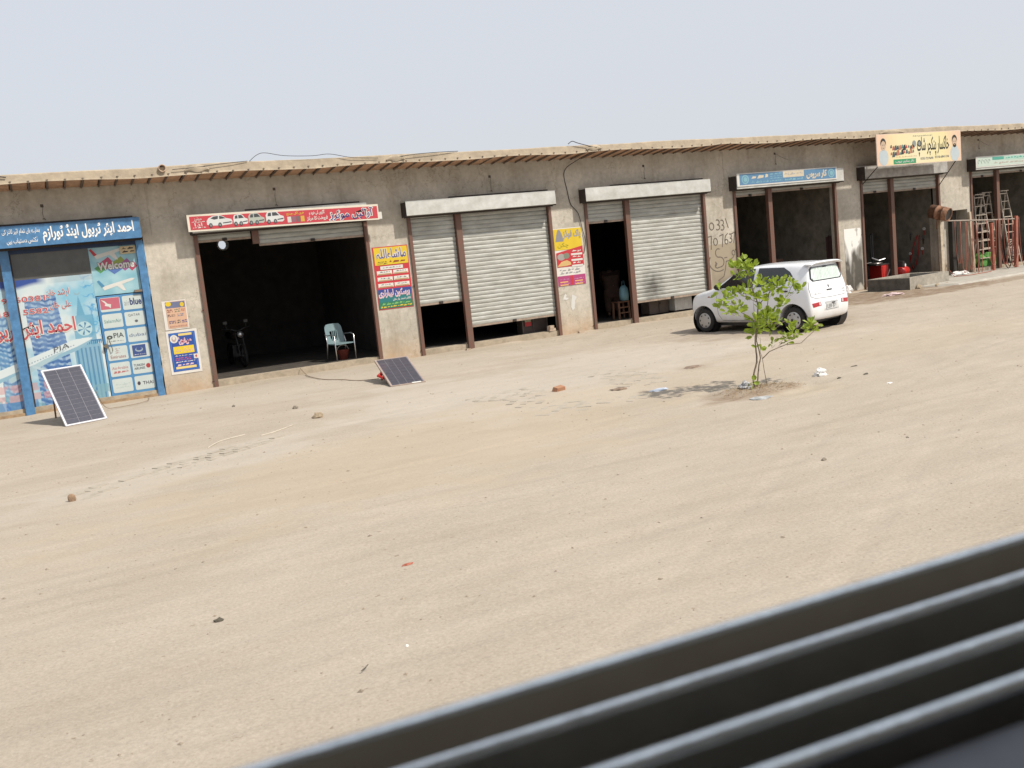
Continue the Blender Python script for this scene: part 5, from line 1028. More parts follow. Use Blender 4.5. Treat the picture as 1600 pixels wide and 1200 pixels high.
lb = ['leftmost', 'second', 'third', 'fourth', 'fifth', 'sixth', 'seventh']
for i, x in enumerate((26.75, 27.0, 27.3, 27.55, 27.75)):
    hose(lb[i]+' red hose hanging from the rail in front of the wall recess', hoseloop(x, -.52, 1.80-.03*i, x+.28, 1.78-.03*i, 1.35+.2*(i % 2)+.1*i, 14), .011)
for i, x in enumerate((28.15, 28.75, 28.95, 29.2, 29.75)):
    hose(lb[i]+' red hose loop hanging from the rail in front of the ladders', hoseloop(x, -.6, 1.72, x+.5, 1.70, 1.45+.06*i, 14), .014 if i % 2 else .011)
hose('dark loop of hose hanging over the apron between the posts', hoseloop(28.8, -.62, 1.2, 29.45, 1.2, 1.12, 16), .016, mat('dark_hose', (.07, .03, .025), .5))
hose('red hose trailing along the concrete apron to the trough', [(26.3, -.6, .3), (26.35, -.75, .08), (26.8, -.95, .07), (27.4, -.9, .07), (28.0, -.8, .07), (28.3, -.65, .1)], .013)
bl = thing('barrel_lamp', 'rusty cut-down drum with a black mouth mounted sideways on the post of the puncture shop', 'drum', (26.05, -.55, 2.12)); 
q = MB(); M_ = Matrix.Rotation(R(64), 4, 'Z') @ Matrix.Rotation(R(-100), 4, 'Y') @ Matrix.Translation((0, 0, -.3)); M2 = Vector((.22, -.93, -.28)).to_track_quat('Z', 'Y').to_matrix().to_4x4()
q.lathe([(0, -.30), (.21, -.30), (.215, -.1), (.225, -.1), (.225, -.07), (.215, -.07), (.215, .12), (.225, .12), (.225, .15), (.215, .15), (.215, .30), (.195, .30), (.19, -.25), (0, -.26)], 26, M2 @ Matrix.Translation((0, 0, 0))); q.build('drum', RUST, bl, True)
q = MB(); q.lathe([(0, .26), (.19, .27)], 22, M2); q.build('mouth', BLACK, bl); q = MB(); q.tube([(0, .1, -.2), (.15, .25, -.5)], .03, 6); q.build('bracket', RUST, bl)
rg = thing('rag', 'crumpled white rag lying at the foot of the wall recess', 'rag', (27.15, -.35, .07)); 
def lump(parent, name, m, sx, sy, sz, seed, amp=.35, sub=2, z0=0):
    bm = bmesh.new(); bmesh.ops.create_icosphere(bm, subdivisions=sub, radius=1)
    for v in bm.verts:
        d = 1+amp*(mnoise.noise(v.co*1.7+Vector((seed*3.1, 0, 0)))+.5*mnoise.noise(v.co*4+Vector((0, seed*2.3, 0)))); v.co = Vector((v.co.x*sx*d, v.co.y*sy*d, max(v.co.z, -.35)*sz*d+sz*.35+z0))
    me_ = bpy.data.meshes.new(name); bm.to_mesh(me_); bm.free(); me_.materials.append(m); return link(name, me_, parent)
CR = mat('crumpled_white', (.72, .71, .70), .7, var=.08, scale=15)
lump(rg, 'cloth', CR, .42, .12, .09, 3, .5, 3)

# ------------------------------------------------------------------ bay 6: ladders, sacks, fan
def stepladder(label, xt, yt, wtop, wbot, h, nr, x_shift, brace=.7):
    t_ = thing('stepladder', label, 'ladder', (xt, yt, .125), 0, 'stepladders in the last shop')
    for side in (0, 1):
        oy0, oy1 = (0, 0) if side == 0 else (.05, brace)
        for s in (-1, 1): q = MB(); q.bar((s*wbot/2+x_shift+(.0 if side == 0 else .12), oy1 if side else -.25, 0), (s*wtop/2, .02*side, h), .045, .03); q.build('leg', ALU, t_)
        for i in range(nr):
            if side and i % 2: continue
            tt = (i+1)/(nr+.3); z = h*tt; w_ = wbot+(wtop-wbot)*tt; xs_ = x_shift*(1-tt); yy = (-.25*(1-tt)) if side == 0 else oy1*(1-tt)
            q = MB(); q.box(-w_/2+xs_, w_/2+xs_, yy-.03, yy+.03, z-.015, z+.015); q.build('rung', ALU, t_)
    q = MB(); q.box(-wtop/2-.03, wtop/2+.03, -.08, .1, h, h+.03); q.build('top_step', ALU, t_)
stepladder('left aluminium stepladder, standing just right of the door post', 29.55, .75, .45, .78, 2.45, 8, .02)
stepladder('middle aluminium stepladder half hidden by the centre door post', 30.35, 1.1, .45, .8, 2.5, 8, -.1)
stepladder('right aluminium stepladder, tallest and closest to the picture edge', 30.75, .7, .36, .55, 2.5, 9, .25)
for i, (x, y_, w_, c_, lab) in enumerate(((29.5, .75, .30, 'grn', 'left green sack lying on the shop floor behind the ladders'), (30.05, .8, .32, 'grn', 'right green sack lying on the shop floor behind the ladders'), (29.25, .9, .16, 'ylw', 'small yellow-green sack left of the green sacks'))):
    t_ = thing('sack', lab, 'sack', (x, y_, .13)); lump(t_, 'cloth', mat('sack_'+c_, (.09, .26, .05) if c_ == 'grn' else (.30, .30, .06), .8, var=.25, scale=9), w_, .22, .34, i+1, .18, 3)
fn = thing('fan_grille', 'round grey fan grille leaning at the right edge among stored goods', 'fan', (31.35, .8, .52)); q = MB()
for r_ in (.34, .26, .18, .10): q.tube([(r_*math.cos(t), 0, r_*math.sin(t)) for t in [2*math.pi*i/28 for i in range(28)]], .009 if r_ < .3 else .02, 5, closed=True)
for i in range(16): t = 2*math.pi*i/16; q.tube([(0, 0, 0), (.34*math.cos(t), .0, .34*math.sin(t))], .004, 4)
q.build('grille', ALU, fn); q = MB(); q.tube([(0, .0, 0), (0, .12, 0)], .08, 12); q.build('motor', mat('fan_grey', (.3, .3, .3), .5), fn); q = MB(); q.bar((0, .06, -.38), (0, .1, -.05), .04); q.build('foot', BRD, fn)
sf = thing('shelf', 'dim wooden shelf of stored goods at the back of the last shop', 'shelf', (32.1, 2.4, .125)); 
for z in (.5, 1.1, 1.7): q = MB(); q.box(-1.0, .3, -.3, .3, z, z+.04); q.build('board', WD, sf)
for x in (-1.0, .3): q = MB(); q.box(x-.03, x+.03, -.3, .3, 0, 1.8); q.build('upright', WD, sf)
for (x, y_, z, sx, sz, c_, nm, lab) in ((30.9, 1.9, .13, .22, .26, (.20, .20, .22), 'bundle', 'grey bundle on the floor behind the right stepladder'), (31.5, 1.7, .13, .28, .36, (.30, .27, .2), 'bundle', 'tan bundle on the floor left of the dim shelf'), (30.2, 2.6, .13, .3, .5, (.07, .09, .10), 'bundle', 'dark bundle deep behind the middle stepladder'), (29.3, 2.3, .13, .25, .42, (.28, .10, .06), 'bundle', 'rust-red bundle deep behind the left stepladder')):
    t_ = thing(nm, lab, 'bundle', (x, y_, z)); lump(t_, 'cloth', mat('bundle_%d' % int(x*10), c_, .8, var=.2, scale=8), sx, .2, sz, int(x*3), .25, 3)
for i, (x, z) in enumerate(((24.2, .55), (24.35, 1.2), (25.4, 1.5), (25.7, 1.1))):
    t_ = thing('tyre', ['lower left', 'upper left', 'upper right', 'lower right'][i]+' tyre leaning on the dim back wall of the puncture shop', 'tyre', (x, 3.25, z), 0, 'tyres at the back of the puncture shop'); q = MB(); q.tube([(.26*math.cos(t), 0, .26*math.sin(t)) for t in [2*math.pi*j/22 for j in range(22)]], .07, 8, closed=True); q.build('tread', RUBB, t_, True)
for i in range(8):
    x = 31.25+(i % 4)*.26; z = (.54, 1.14)[i//4]; c_ = [(.3, .3, .33), (.12, .14, .2), (.35, .3, .2), (.1, .2, .12)][i % 4]
    t_ = thing('carton', '%s lumpy carton on the %s board of the dim shelf' % (['grey', 'dark blue', 'tan', 'green'][i % 4], ['lower', 'middle'][i//4]), 'carton', (x, 2.3, z+.125), 0, 'cartons on the shelf'); lump(t_, 'shell', mat('carton%d' % (i % 4), c_, .7), .10, .12, .14, i, .15, 2)

# ------------------------------------------------------------------ car
CARP = mat('white_car_paint', (.76, .78, .81), .22, var=.015, scale=2, coat=.6)
n_ = CARP.node_tree; bs_ = n_.nodes['Principled BSDF']; src_ = bs_.inputs['Base Color'].links[0].from_socket; tc_ = n_.nodes.new('ShaderNodeNewGeometry'); sz_ = n_.nodes.new('ShaderNodeSeparateXYZ'); n_.links.new(tc_.outputs['Position'], sz_.inputs[0])
mr_ = n_.nodes.new('ShaderNodeMapRange'); mr_.inputs[1].default_value = .62; mr_.inputs[2].default_value = .20; mr_.inputs[3].default_value = 0; mr_.inputs[4].default_value = .75; n_.links.new(sz_.outputs[2], mr_.inputs[0])
nz_ = n_.nodes.new('ShaderNodeTexNoise'); nz_.inputs['Scale'].default_value = 5; nz_.inputs['Detail'].default_value = 5; n_.links.new(tc_.outputs['Position'], nz_.inputs[0])
mm_ = n_.nodes.new('ShaderNodeMath'); mm_.operation = 'MULTIPLY'; n_.links.new(mr_.outputs[0], mm_.inputs[0]); n_.links.new(nz_.outputs[0], mm_.inputs[1])
mx_ = n_.nodes.new('ShaderNodeMixRGB'); n_.links.new(mm_.outputs[0], mx_.inputs[0]); n_.links.new(src_, mx_.inputs[1]); mx_.inputs[2].default_value = (.42, .34, .24, 1); n_.links.new(mx_.outputs[0], bs_.inputs['Base Color'])
car = thing('parked_car', 'white five-door hatchback parked nose-in toward the shops behind the sapling', 'car', (14.96, -6.35, .0), 1.7492)
xs_ = [
 dict(x=[2.90, 2.90, 2.97, 3.00, 2.97, 2.93, 2.90, 2.88, 2.90], y=[0, .45, .56, .58, .57, .54, .50, .40, 0], z=[.24, .24, .32, .50, .66, .73, .77, .80, .82]),
 dict(x=[2.80]*9, y=[0, .58, .685, .705, .70, .66, .60, .48, 0], z=[.19, .19, .28, .50, .72, .81, .865, .885, .90]),
 dict(x=[2.45]*9, y=[0, .60, .70, .73, .725, .69, .63, .5, 0], z=[.19, .19, .27, .52, .80, .89, .93, .955, .97]),
 dict(x=[2.12, 2.12, 2.12, 2.12, 2.12, 2.12, 2.16, 2.20, 2.24], y=[0, .62, .71, .735, .735, .705, .66, .55, 0], z=[.19, .19, .26, .52, .83, .93, .975, 1.0, 1.015]),
 dict(x=[1.85, 1.85, 1.85, 1.85, 1.85, 1.85, 1.82, 1.84, 1.88], y=[0, .62, .71, .735, .735, .715, .61, .54, 0], z=[.19, .19, .26, .52, .84, .95, 1.17, 1.22, 1.26]),
 dict(x=[1.45, 1.45, 1.45, 1.45, 1.45, 1.45, 1.43, 1.43, 1.44], y=[0, .62, .71, .735, .735, .715, .575, .50, 0], z=[.19, .19, .26, .52, .85, .955, 1.36, 1.415, 1.445]),
 dict(x=[.9]*9, y=[0, .62, .71, .735, .735, .715, .565, .49, 0], z=[.19, .19, .26, .52, .86, .97, 1.395, 1.45, 1.485]),
 dict(x=[.2]*9, y=[0, .62, .715, .735, .735, .71, .555, .48, 0], z=[.19, .19, .26, .52, .87, .99, 1.39, 1.445, 1.48]),
 dict(x=[-.12]*9, y=[0, .62, .715, .735, .73, .70, .55, .475, 0], z=[.22, .22, .28, .52, .87, .99, 1.375, 1.43, 1.465]),
 dict(x=[-.34, -.36, -.40, -.42, -.38, -.36, -.28, -.27, -.26], y=[0, .58, .68, .69, .675, .65, .52, .45, 0], z=[.23, .23, .29, .52, .87, .99, 1.36, 1.415, 1.45]),
 dict(x=[-.37, -.39, -.44, -.47, -.41, -.385, -.31, -.295, -.29], y=[0, .50, .60, .61, .60, .58, .46, .40, 0], z=[.24, .24, .30, .52, .86, .97, 1.34, 1.39, 1.42])]
bm = bmesh.new(); rings = []
for st in xs_:
    rr = []
    for i in range(9): rr.append((st['x'][i], st['y'][i], st['z'][i]))
    Rg = [bm.verts.new(p) for p in rr]+[bm.verts.new((x, -y_, z)) for (x, y_, z) in reversed(rr[1:8])]
    rings.append(Rg)
for a_, b_ in zip(rings[:-1], rings[1:]):
    for i in range(16): bm.faces.new((a_[i], a_[(i+1) % 16], b_[(i+1) % 16], b_[i]))
for Rg in (rings[0], rings[-1]):
    for i in range(1, 7): bm.faces.new((Rg[i], Rg[i+1], Rg[16-i-1], Rg[16-i]))
    bm.faces.new((Rg[0], Rg[1], Rg[15])); bm.faces.new((Rg[7], Rg[8], Rg[9]))
bmesh.ops.recalc_face_normals(bm, faces=bm.faces)
cme = bpy.data.meshes.new('body'); bm.to_mesh(cme); bm.free(); body0 = bpy.data.objects.new('tmpbody', cme); COL.objects.link(body0)
ss = body0.modifiers.new('s', 'SUBSURF'); ss.levels = 3; ss.render_levels = 3
dg = bpy.context.evaluated_depsgraph_get(); bme = bpy.data.meshes.new_from_object(body0.evaluated_get(dg)); bpy.data.objects.remove(body0)
BV = BVHTree.FromPolygons([v.co for v in bme.vertices], [tuple(p.vertices) for p in bme.polygons])
# boolean wheel arches
bo = bpy.data.objects.new('tmpb', bme); COL.objects.link(bo); cuts = []
WR = .272; FX, RXW = 2.46, 0.0
for x in (FX, RXW):
    for s in (-1, 1):
        q = MB(); M_ = Matrix.Translation((x, s*.70, WR+.01)) @ Matrix.Rotation(R(90), 4, 'X'); q.lathe([(0, -.22), (.335, -.22), (.335, .22), (0, .22)], 40, M_)
        cm2 = q.mesh('cut', None); bmc = bmesh.new(); bmc.from_mesh(cm2); bmesh.ops.remove_doubles(bmc, verts=bmc.verts, dist=1e-5); bmesh.ops.recalc_face_normals(bmc, faces=bmc.faces); bmc.to_mesh(cm2); bmc.free()
        co_ = bpy.data.objects.new('cut', cm2); COL.objects.link(co_); cuts.append(co_); mo = bo.modifiers.new('b', 'BOOLEAN'); mo.operation = 'DIFFERENCE'; mo.object = co_; mo.solver = 'EXACT'
dg = bpy.context.evaluated_depsgraph_get(); fin = bpy.data.meshes.new_from_object(bo.evaluated_get(dg)); bpy.data.objects.remove(bo)
for c_ in cuts: bpy.data.objects.remove(c_)
fin.materials.clear(); fin.materials.append(CARP); fin.name = 'body'
fin.polygons.foreach_set('use_smooth', [True]*len(fin.polygons)); fin.set_sharp_from_angle(angle=R(38))
body = link('body', fin, car)
def side_decal(name, poly, m, side=1, off=.004, parent=None, sub=2, axis='y'):
    """panel laid on the body: poly in (x,z) for sides or (y,z) for the rear"""
    bm = bmesh.new(); P = []
    for i in range(len(poly)):
        a = Vector(poly[i]); b_ = Vector(poly[(i+1) % len(poly)]); nn = max(1, int((b_-a).length/.05))
        P += [a+(b_-a)*k/nn for k in range(nn)]
    if sub == 1:
        vs = [bm.verts.new((p[0], 0, p[1])) for p in P]; f = bm.faces.new(vs); bmesh.ops.triangulate(bm, faces=[f])
    else:
        nb_ = len(P); st_ = .04; x0_ = min(p[0] for p in P); x1_ = max(p[0] for p in P); z0_ = min(p[1] for p in P); z1_ = max(p[1] for p in P)
        def inside(px, pz):
            c_ = False
            for i in range(nb_):
                (ax_, az_), (bx_, bz_) = P[i], P[(i+1) % nb_]
                if (az_ > pz) != (bz_ > pz) and px < (bx_-ax_)*(pz-az_)/(bz_-az_)+ax_: c_ = not c_
            return c_
        G = []
        for gx in np.arange(x0_+st_/2, x1_, st_):
            for gz_ in np.arange(z0_+st_/2, z1_, st_):
                if inside(gx, gz_) and min((Vector((gx, gz_))-Vector(p)).length for p in P) > .015: G.append(Vector((gx, gz_)))
        vv, ee, ff, *_r = delaunay_2d_cdt([Vector(p) for p in P]+G, [(i, (i+1) % nb_) for i in range(nb_)], [], 1, 1e-5)
        vs = [bm.verts.new((p[0], 0, p[1])) for p in vv]
        for f in ff: bm.faces.new([vs[i] for i in f])
    for v in bm.verts:
        if axis == 'y': o_ = Vector((v.co.x, side*2, v.co.z)); d_ = Vector((0, -side, 0))
        elif axis == 'x': o_ = Vector((-2*side, v.co.x, v.co.z)); d_ = Vector((side, 0, 0))
        else: o_ = Vector((v.co.x, v.co.z, 3)); d_ = Vector((0, 0, -1))
        h_, nrm, _, _ = BV.ray_cast(o_, d_)
        if h_ is None: h_ = o_+d_*1.4; nrm = -d_
        if nrm.dot(d_) > 0: nrm = -nrm
        v.co = h_+nrm*off
    me_ = bpy.data.meshes.new(name); bm.to_mesh(me_); bm.free(); me_.materials.append(m); me_.polygons.foreach_set('use_smooth', [True]*len(me_.polygons)); return link(name, me_, parent or car)
GLS = mat('tinted_glass', (.018, .021, .024), .06, var=0, spec=.8); SEAM = mat('panel_gap', (.10, .10, .11), .7, var=0)
for s in (1, -1):
    side_decal('window', [(1.98, 1.0), (2.0, 1.02), (1.50, 1.35), (1.02, 1.385), (1.02, .985)], GLS, s)
    side_decal('window', [(.93, .99), (.93, 1.388), (.28, 1.375), (.10, 1.28), (.02, 1.19), (.22, 1.03), (.32, 1.0)], GLS, s)
    side_decal('pillar_trim', [(.99, 1.0), (.99, 1.37), (.96, 1.37), (.96, 1.0)], CARP, s, .006)
    def seam(pts, wd=.010):
        for i in range(len(pts)-1):
            a = Vector(pts[i]); b_ = Vector(pts[i+1]); d = (b_-a).normalized(); nn = Vector((-d.y, d.x))*wd/2; side_decal('door_seam', [a-nn, b_-nn, b_+nn, a+nn], SEAM, s, .0015, sub=1)
    seam([(2.02, .98), (2.04, .75), (2.02, .42), (1.92, .27)]); seam([(1.0, .98), (1.0, .5), (.98, .27)]); seam([(.02, 1.19), (-.02, 1.02), (.08, .82), (.30, .62), (.42, .46), (.44, .27)]); seam([(1.92, .27), (.44, .27)])
    for x in (1.14, .18):
        h_, nrm, _, _ = BV.ray_cast(Vector((x, s*2, .88)), Vector((0, -s, 0))); q = MB(); q.box(x-.085, x+.085, h_.y-.002 if s > 0 else h_.y-.028, h_.y+.028 if s > 0 else h_.y+.002, .868, .898); q.build('door_handle', BLACK, car)
    q = MB(); q.tube([(1.90, s*.72, 1.01), (1.90, s*.80, 1.03), (1.89, s*.90, 1.04)], [.03, .07, .055], 10); q.build('wing_mirror', BLACK, car, True)
    side_decal('indicator', [(2.30, .80), (2.24, .80), (2.24, .825), (2.30, .825)], mat('amber_lens', (.30, .06, .03), .3), s)
    side_decal('tail_light', [(-s*.0+.34*1, .535), (.60, .515), (.625, .60), (.36, .615)] if s > 0 else [(-.34, .535), (-.60, .515), (-.625, .60), (-.36, .615)], mat('tail_lens', (.38, .018, .025), .25, coat=.5), 1, .006, axis='x')
    side_decal('reversing_lens', [(s*.36, .545), (s*.42, .54), (s*.425, .605), (s*.37, .608)], mat('clear_lens', (.65, .5, .5), .2), 1, .009, axis='x')
    side_decal('headlight', [(s*.30, .70), (s*.60, .68), (s*.62, .78), (s*.34, .79)], mat('headlamp_glass', (.5, .52, .54), .1, .2), -1, .006, axis='x')
    q = MB(); q.tube([(1.98-.0, s*.66, 1.005), (1.60, s*.60, 1.28)], .006, 5); q.build('quarter_bar', BLACK, car)
side_decal('windscreen', [(1.60, -.52), (1.60, .52), (2.10, .62), (2.13, .3), (2.14, 0), (2.13, -.3), (2.10, -.62)], GLS, 1, .004, axis='z', sub=3)
rw = [(-.49, 1.045), (.49, 1.045), (.55, 1.10), (.50, 1.30), (.45, 1.345), (-.45, 1.345), (-.50, 1.30), (-.55, 1.10)]
side_decal('rear_window', rw, GLS, 1, .004, axis='x', sub=3)
side_decal('sunshade', [(x*.92, 1.195+(z-1.195)*.86) for x, z in rw], mat('pale_sunshade', (.62, .72, .69), .5, var=.12, scale=2, stretch=(14, 14, 1)), 1, .008, axis='x', sub=3)
for sx in np.linspace(-.42, .42, 17): side_decal('shade_fold', [(sx-.004, 1.08), (sx+.004, 1.08), (sx*.92+.004, 1.31), (sx*.92-.004, 1.31)], mat('fold_grey', (.38, .46, .44), .6, var=0), 1, .010, axis='x', sub=1)
side_decal('shade_clip', [(-.07, 1.31), (.07, 1.31), (.05, 1.345), (-.05, 1.345)], BLACK, 1, .012, axis='x', sub=1)
side_decal('badge', [(-.025, .89), (.005, .885), (.03, .92), (.02, .95), (-.02, .93)], mat('badge_chrome', (.4, .4, .4), .3, .8), 1, .007, axis='x', sub=1)
side_decal('latch_handle', [(-.09, .825), (.09, .825), (.09, .85), (-.09, .85)], BLACK, 1, .008, axis='x', sub=1)
def rseam(pts, wd=.009):
    for i in range(len(pts)-1):
        a = Vector(pts[i]); b_ = Vector(pts[i+1]); d = (b_-a).normalized(); nn = Vector((-d.y, d.x))*wd/2; side_decal('tailgate_seam', [a-nn, b_-nn, b_+nn, a+nn], SEAM, 1, .002, axis='x', sub=1)
rseam([(-.60, 1.05), (-.635, .90), (-.62, .74), (-.5, .695), (0, .685), (.5, .695), (.62, .74), (.635, .90), (.60, 1.05)])
side_decal('plate_recess', [(-.25, .42), (.25, .42), (.22, .60), (-.22, .60)], mat('recess_white', (.45, .46, .47), .4, var=0), 1, .003, axis='x', sub=1)
side_decal('number_plate', [(-.19, .44), (.19, .44), (.19, .57), (-.19, .57)], mat('plate', (.55, .56, .56), .4, var=.1, scale=12), 1, .010, axis='x', sub=1)
q = MB(); q.box(-.480, -.468, -.1, -.0, .555, .575); q.build('plate_lamp', BLACK, car)
# model and trim badges, and lettering on plate, as thin letters
def rear_text(s, y0, y1, z0, z1, m, x=-.432, bold=.0, nm='lettering'):
    co, fs, isl = textdata(s, bold, 0); mn = co.min(0); mx = co.max(0); P = []
    for c in co:
        u = (c[0]-mn[0])/(mx[0]-mn[0]); v = (c[1]-mn[1])/(mx[1]-mn[1]); yy = y0+(y1-y0)*u; zz = z0+(z1-z0)*v
        h_, _, _, _ = BV.ray_cast(Vector((-2, yy, zz)), Vector((1, 0, 0))); P.append(((h_.x if h_ else x)-.012, yy, zz))
    me_ = bpy.data.meshes.new(nm); me_.from_pydata(P, [], fs); me_.materials.append(m); link(nm, me_, car)
rear_text('ALTO', .52, .30, .775, .81, mat('badge_chrome', (.4, .4, .4), .3, .8)); rear_text('VXR', -.42, -.54, .80, .83, MATS['badge_chrome']); rear_text('AGS', -.43, -.54, .75, .78, MATS['badge_chrome']); rear_text('LEB 07', .16, -.13, .46, .54, mat('plate_ink', (.2, .21, .22), .5, var=0), bold=.01)
q = MB(); N_ = 20
for i in range(N_+1):
    yy = -.54+1.08*i/N_; e = 1-(abs(yy)/.54)**6; q.v += [(-.20, yy, 1.452-.05*(1-e)), (-.38, yy, 1.447-.05*(1-e)), (-.41, yy, 1.428-.045*(1-e)), (-.37, yy, 1.405-.04*(1-e)), (-.28, yy, 1.38)]
for i in range(N_):
    for r_ in range(4): q.f.append((i*5+r_, (i+1)*5+r_, (i+1)*5+r_+1, i*5+r_+1))
for i in (0, N_): q.f.append(tuple(i*5+r_ for r_ in range(5)))
q.build('spoiler', CARP, car, True)
q = MB(); q.box(-.1, 2.7, -.55, .55, .14, .22); q.box(-.30, -.1, -.5, .5, .2, .27); q.build('underbody', BLACK, car)
q = MB(); q.bar((.02, .60, .10), (.02, .60, .3), .3, .02); q.build('mud_flap', BLACK, car)
for x in (FX, RXW):
    for s in (-1, 1):
        q = MB(); q.lathe([(.335, -.21), (.30, -.2), (.0, -.21)], 24, Matrix.Translation((x, s*.69, WR+.01)) @ Matrix.Rotation(R(-90*s), 4, 'X')); q.lathe([(.337, -.20), (.337, .028)], 30, Matrix.Translation((x, s*.69, WR+.01)) @ Matrix.Rotation(R(-90*s), 4, 'X')); q.build('arch_liner', BLACK, car, True)
        M_ = Matrix.Translation((x, s*.635, WR)) @ Matrix.Rotation(R(-90*s), 4, 'X')
        q = MB(); q.lathe([(.175, -.075), (.235, -.08), (.262, -.066), (.272, -.045), (.272, .045), (.262, .066), (.235, .08), (.185, .078), (.172, .062)], 40, M_); wl = q.build('wheel', RUBB, car, True)
        q = MB(); q.lathe([(.178, .060), (.165, .074), (.13, .070), (.07, .086), (.04, .088), (0, .086)], 36, M_); q.build('hubcap', mat('hubcap_silver', (.50, .49, .48), .35, .4, var=.08), wl, True)
        q = MB()
        for k in range(7):
            t = 2*math.pi*k/7; Mk = M_ @ Matrix.Rotation(t, 4, 'Z') @ Matrix.Translation((.128, 0, .0755)); q.add([Mk @ Vector(v) for v in ((-.014, -.012, 0), (.012, -.026, .0), (.020, .0, 0), (.012, .026, .0), (-.014, .012, 0))], [(0, 1, 2, 3, 4)])
        q.build('vent_slot', BLACK, wl)
wheelz = min(0, 0)

# ------------------------------------------------------------------ sapling
TX, TY = 9.08, -11.27; gz = ghs(TX, TY)
sp = thing('sapling', 'small leafy sapling with thin split stems growing from a dug hollow in the sand', 'tree', (0, 0, 0))
BARK = mat('young_bark', (.19, .15, .11), .9, var=.25, scale=30, bump=.4, bscale=80)
paths = {'trunk': ([(9.03, .0), (9.02, .12), (9.11, .35), (9.1, .55), (9.1, .71), (9.15, .9), (9.19, 1.13), (9.16, 1.29), (9.1, 1.46), (9.0, 1.72)], .014), 'limb_b': ([(9.07, -.01), (9.15, .24), (9.21, .39), (9.16, .66), (9.23, .89), (9.4, 1.03), (9.5, 1.39)], .011), 'low': ([(9.21, .39), (9.3, .48), (9.54, .55), (9.8, .54), (10.08, .68), (10.23, .76)], .008), 'thin': ([(9.26, .0), (9.19, .3), (9.13, .5), (9.16, .7)], .005), 'left': ([(9.17, .9), (8.99, 1.0), (8.8, 1.1), (8.64, 1.28)], .007), 'right': ([(9.19, 1.15), (9.39, 1.23), (9.63, 1.36), (9.94, 1.33)], .007), 'mid': ([(9.23, .89), (9.43, .86), (9.67, .90)], .006), 'low2': ([(9.54, .55), (9.62, .62), (9.72, .68)], .004), 'upl': ([(9.18, 1.2), (8.98, 1.33), (8.88, 1.42)], .005)}
dep = {'trunk': 0, 'limb_b': .06, 'low': -.15, 'thin': -.05, 'left': -.1, 'right': .12, 'mid': -.12, 'low2': -.18, 'upl': .1}
for k, (pp, r0) in paths.items():
    n_ = len(pp); pts = []; rs = []
    for i in range(n_-1):
        for j in range(4):
            t = j/4; x = pp[i][0]+(pp[i+1][0]-pp[i][0])*t; z = pp[i][1]+(pp[i+1][1]-pp[i][1])*t; g_ = (i+t)/(n_-1)
            yy = TY+dep[k]*min(1, g_*2)+.01*math.sin(g_*9); pts.append((x+.006*math.sin(i*3+j), yy, z+gz)); rs.append(r0*(1-.55*g_))
    pts.append((pp[-1][0], TY+dep[k], pp[-1][1]+gz)); rs.append(r0*.4)
    q = MB(); q.tube(pts, rs, 7); q.build('trunk' if k in ('trunk', 'limb_b') else 'branch', BARK, sp, True)
CL = [(9.01, 1.78, 1.0), (8.92, 1.71, 1.1), (9.05, 1.67, 1.1), (9.09, 1.57, 1), (8.89, 1.6, 1), (9.11, 1.44, 1.0), (9.07, 1.39, 0.9), (9.02, 1.33, 0.9), (9.15, 1.29, 0.9), (9.38, 1.49, 1), (9.51, 1.43, 1.1), (9.64, 1.46, 0.7), (9.52, 1.32, 1), (9.26, 1.28, 1), (9.39, 1.3, 0.9), (9.91, 1.39, 1), (9.97, 1.3, 1), (9.91, 1.25, 0.7), (8.65, 1.41, 1), (8.59, 1.3, 1.1), (8.66, 1.19, 1.1), (8.75, 1.11, 1), (8.85, 1.17, 0.8), (8.87, 1.4, 0.8), (8.79, 1.33, 0.7), (8.6, 1.14, 0.8), (9.59, 1.14, 0.9), (9.63, 1.09, 0.8), (9.35, 1.05, 1.2), (9.47, 1.02, 1.1), (9.6, 0.94, 1), (9.24, 0.97, 1.2), (9.13, 0.94, 1.1), (9.39, 0.91, 1.2), (9.54, 0.85, 1.1), (9.64, 0.84, 0.9), (9.12, 0.82, 1.1), (9.27, 0.8, 1), (9.43, 0.78, 1), (9.08, 0.89, 0.8), (9.19, 0.72, 0.8), (9.57, 0.66, 0.9), (9.73, 0.68, 0.9), (9.7, 0.61, 0.8), (9.51, 0.55, 0.7), (9.67, 0.56, 0.6), (10.09, 0.78, 1), (10.22, 0.76, 0.9), (10.07, 0.7, 0.9), (10.16, 0.69, 0.8), (9.19, 0.52, 0.6), (8.96, 0.07, 0.6), (9.53, 1.39, 0.9), (9.18, 1.23, 0.8), (8.95, 1.74, 0.8)]
LEAF = mat('fresh_leaf', (.29, .36, .05), .5, var=.35, scale=9, dirt=(.12, .19, .025)); 
nb_ = LEAF.node_tree.nodes['Principled BSDF']
lt = LEAF.node_tree.nodes.new('ShaderNodeBsdfTranslucent'); lt.inputs[0].default_value = (.42, .55, .04, 1); mxs = LEAF.node_tree.nodes.new('ShaderNodeMixShader'); mxs.inputs[0].default_value = .30
out_ = [x for x in LEAF.node_tree.nodes if x.type == 'OUTPUT_MATERIAL'][0]; LEAF.node_tree.links.new(nb_.outputs[0], mxs.inputs[1]); LEAF.node_tree.links.new(lt.outputs[0], mxs.inputs[2]); LEAF.node_tree.links.new(mxs.outputs[0], out_.inputs[0])
q = MB(); rl = random.Random(5)
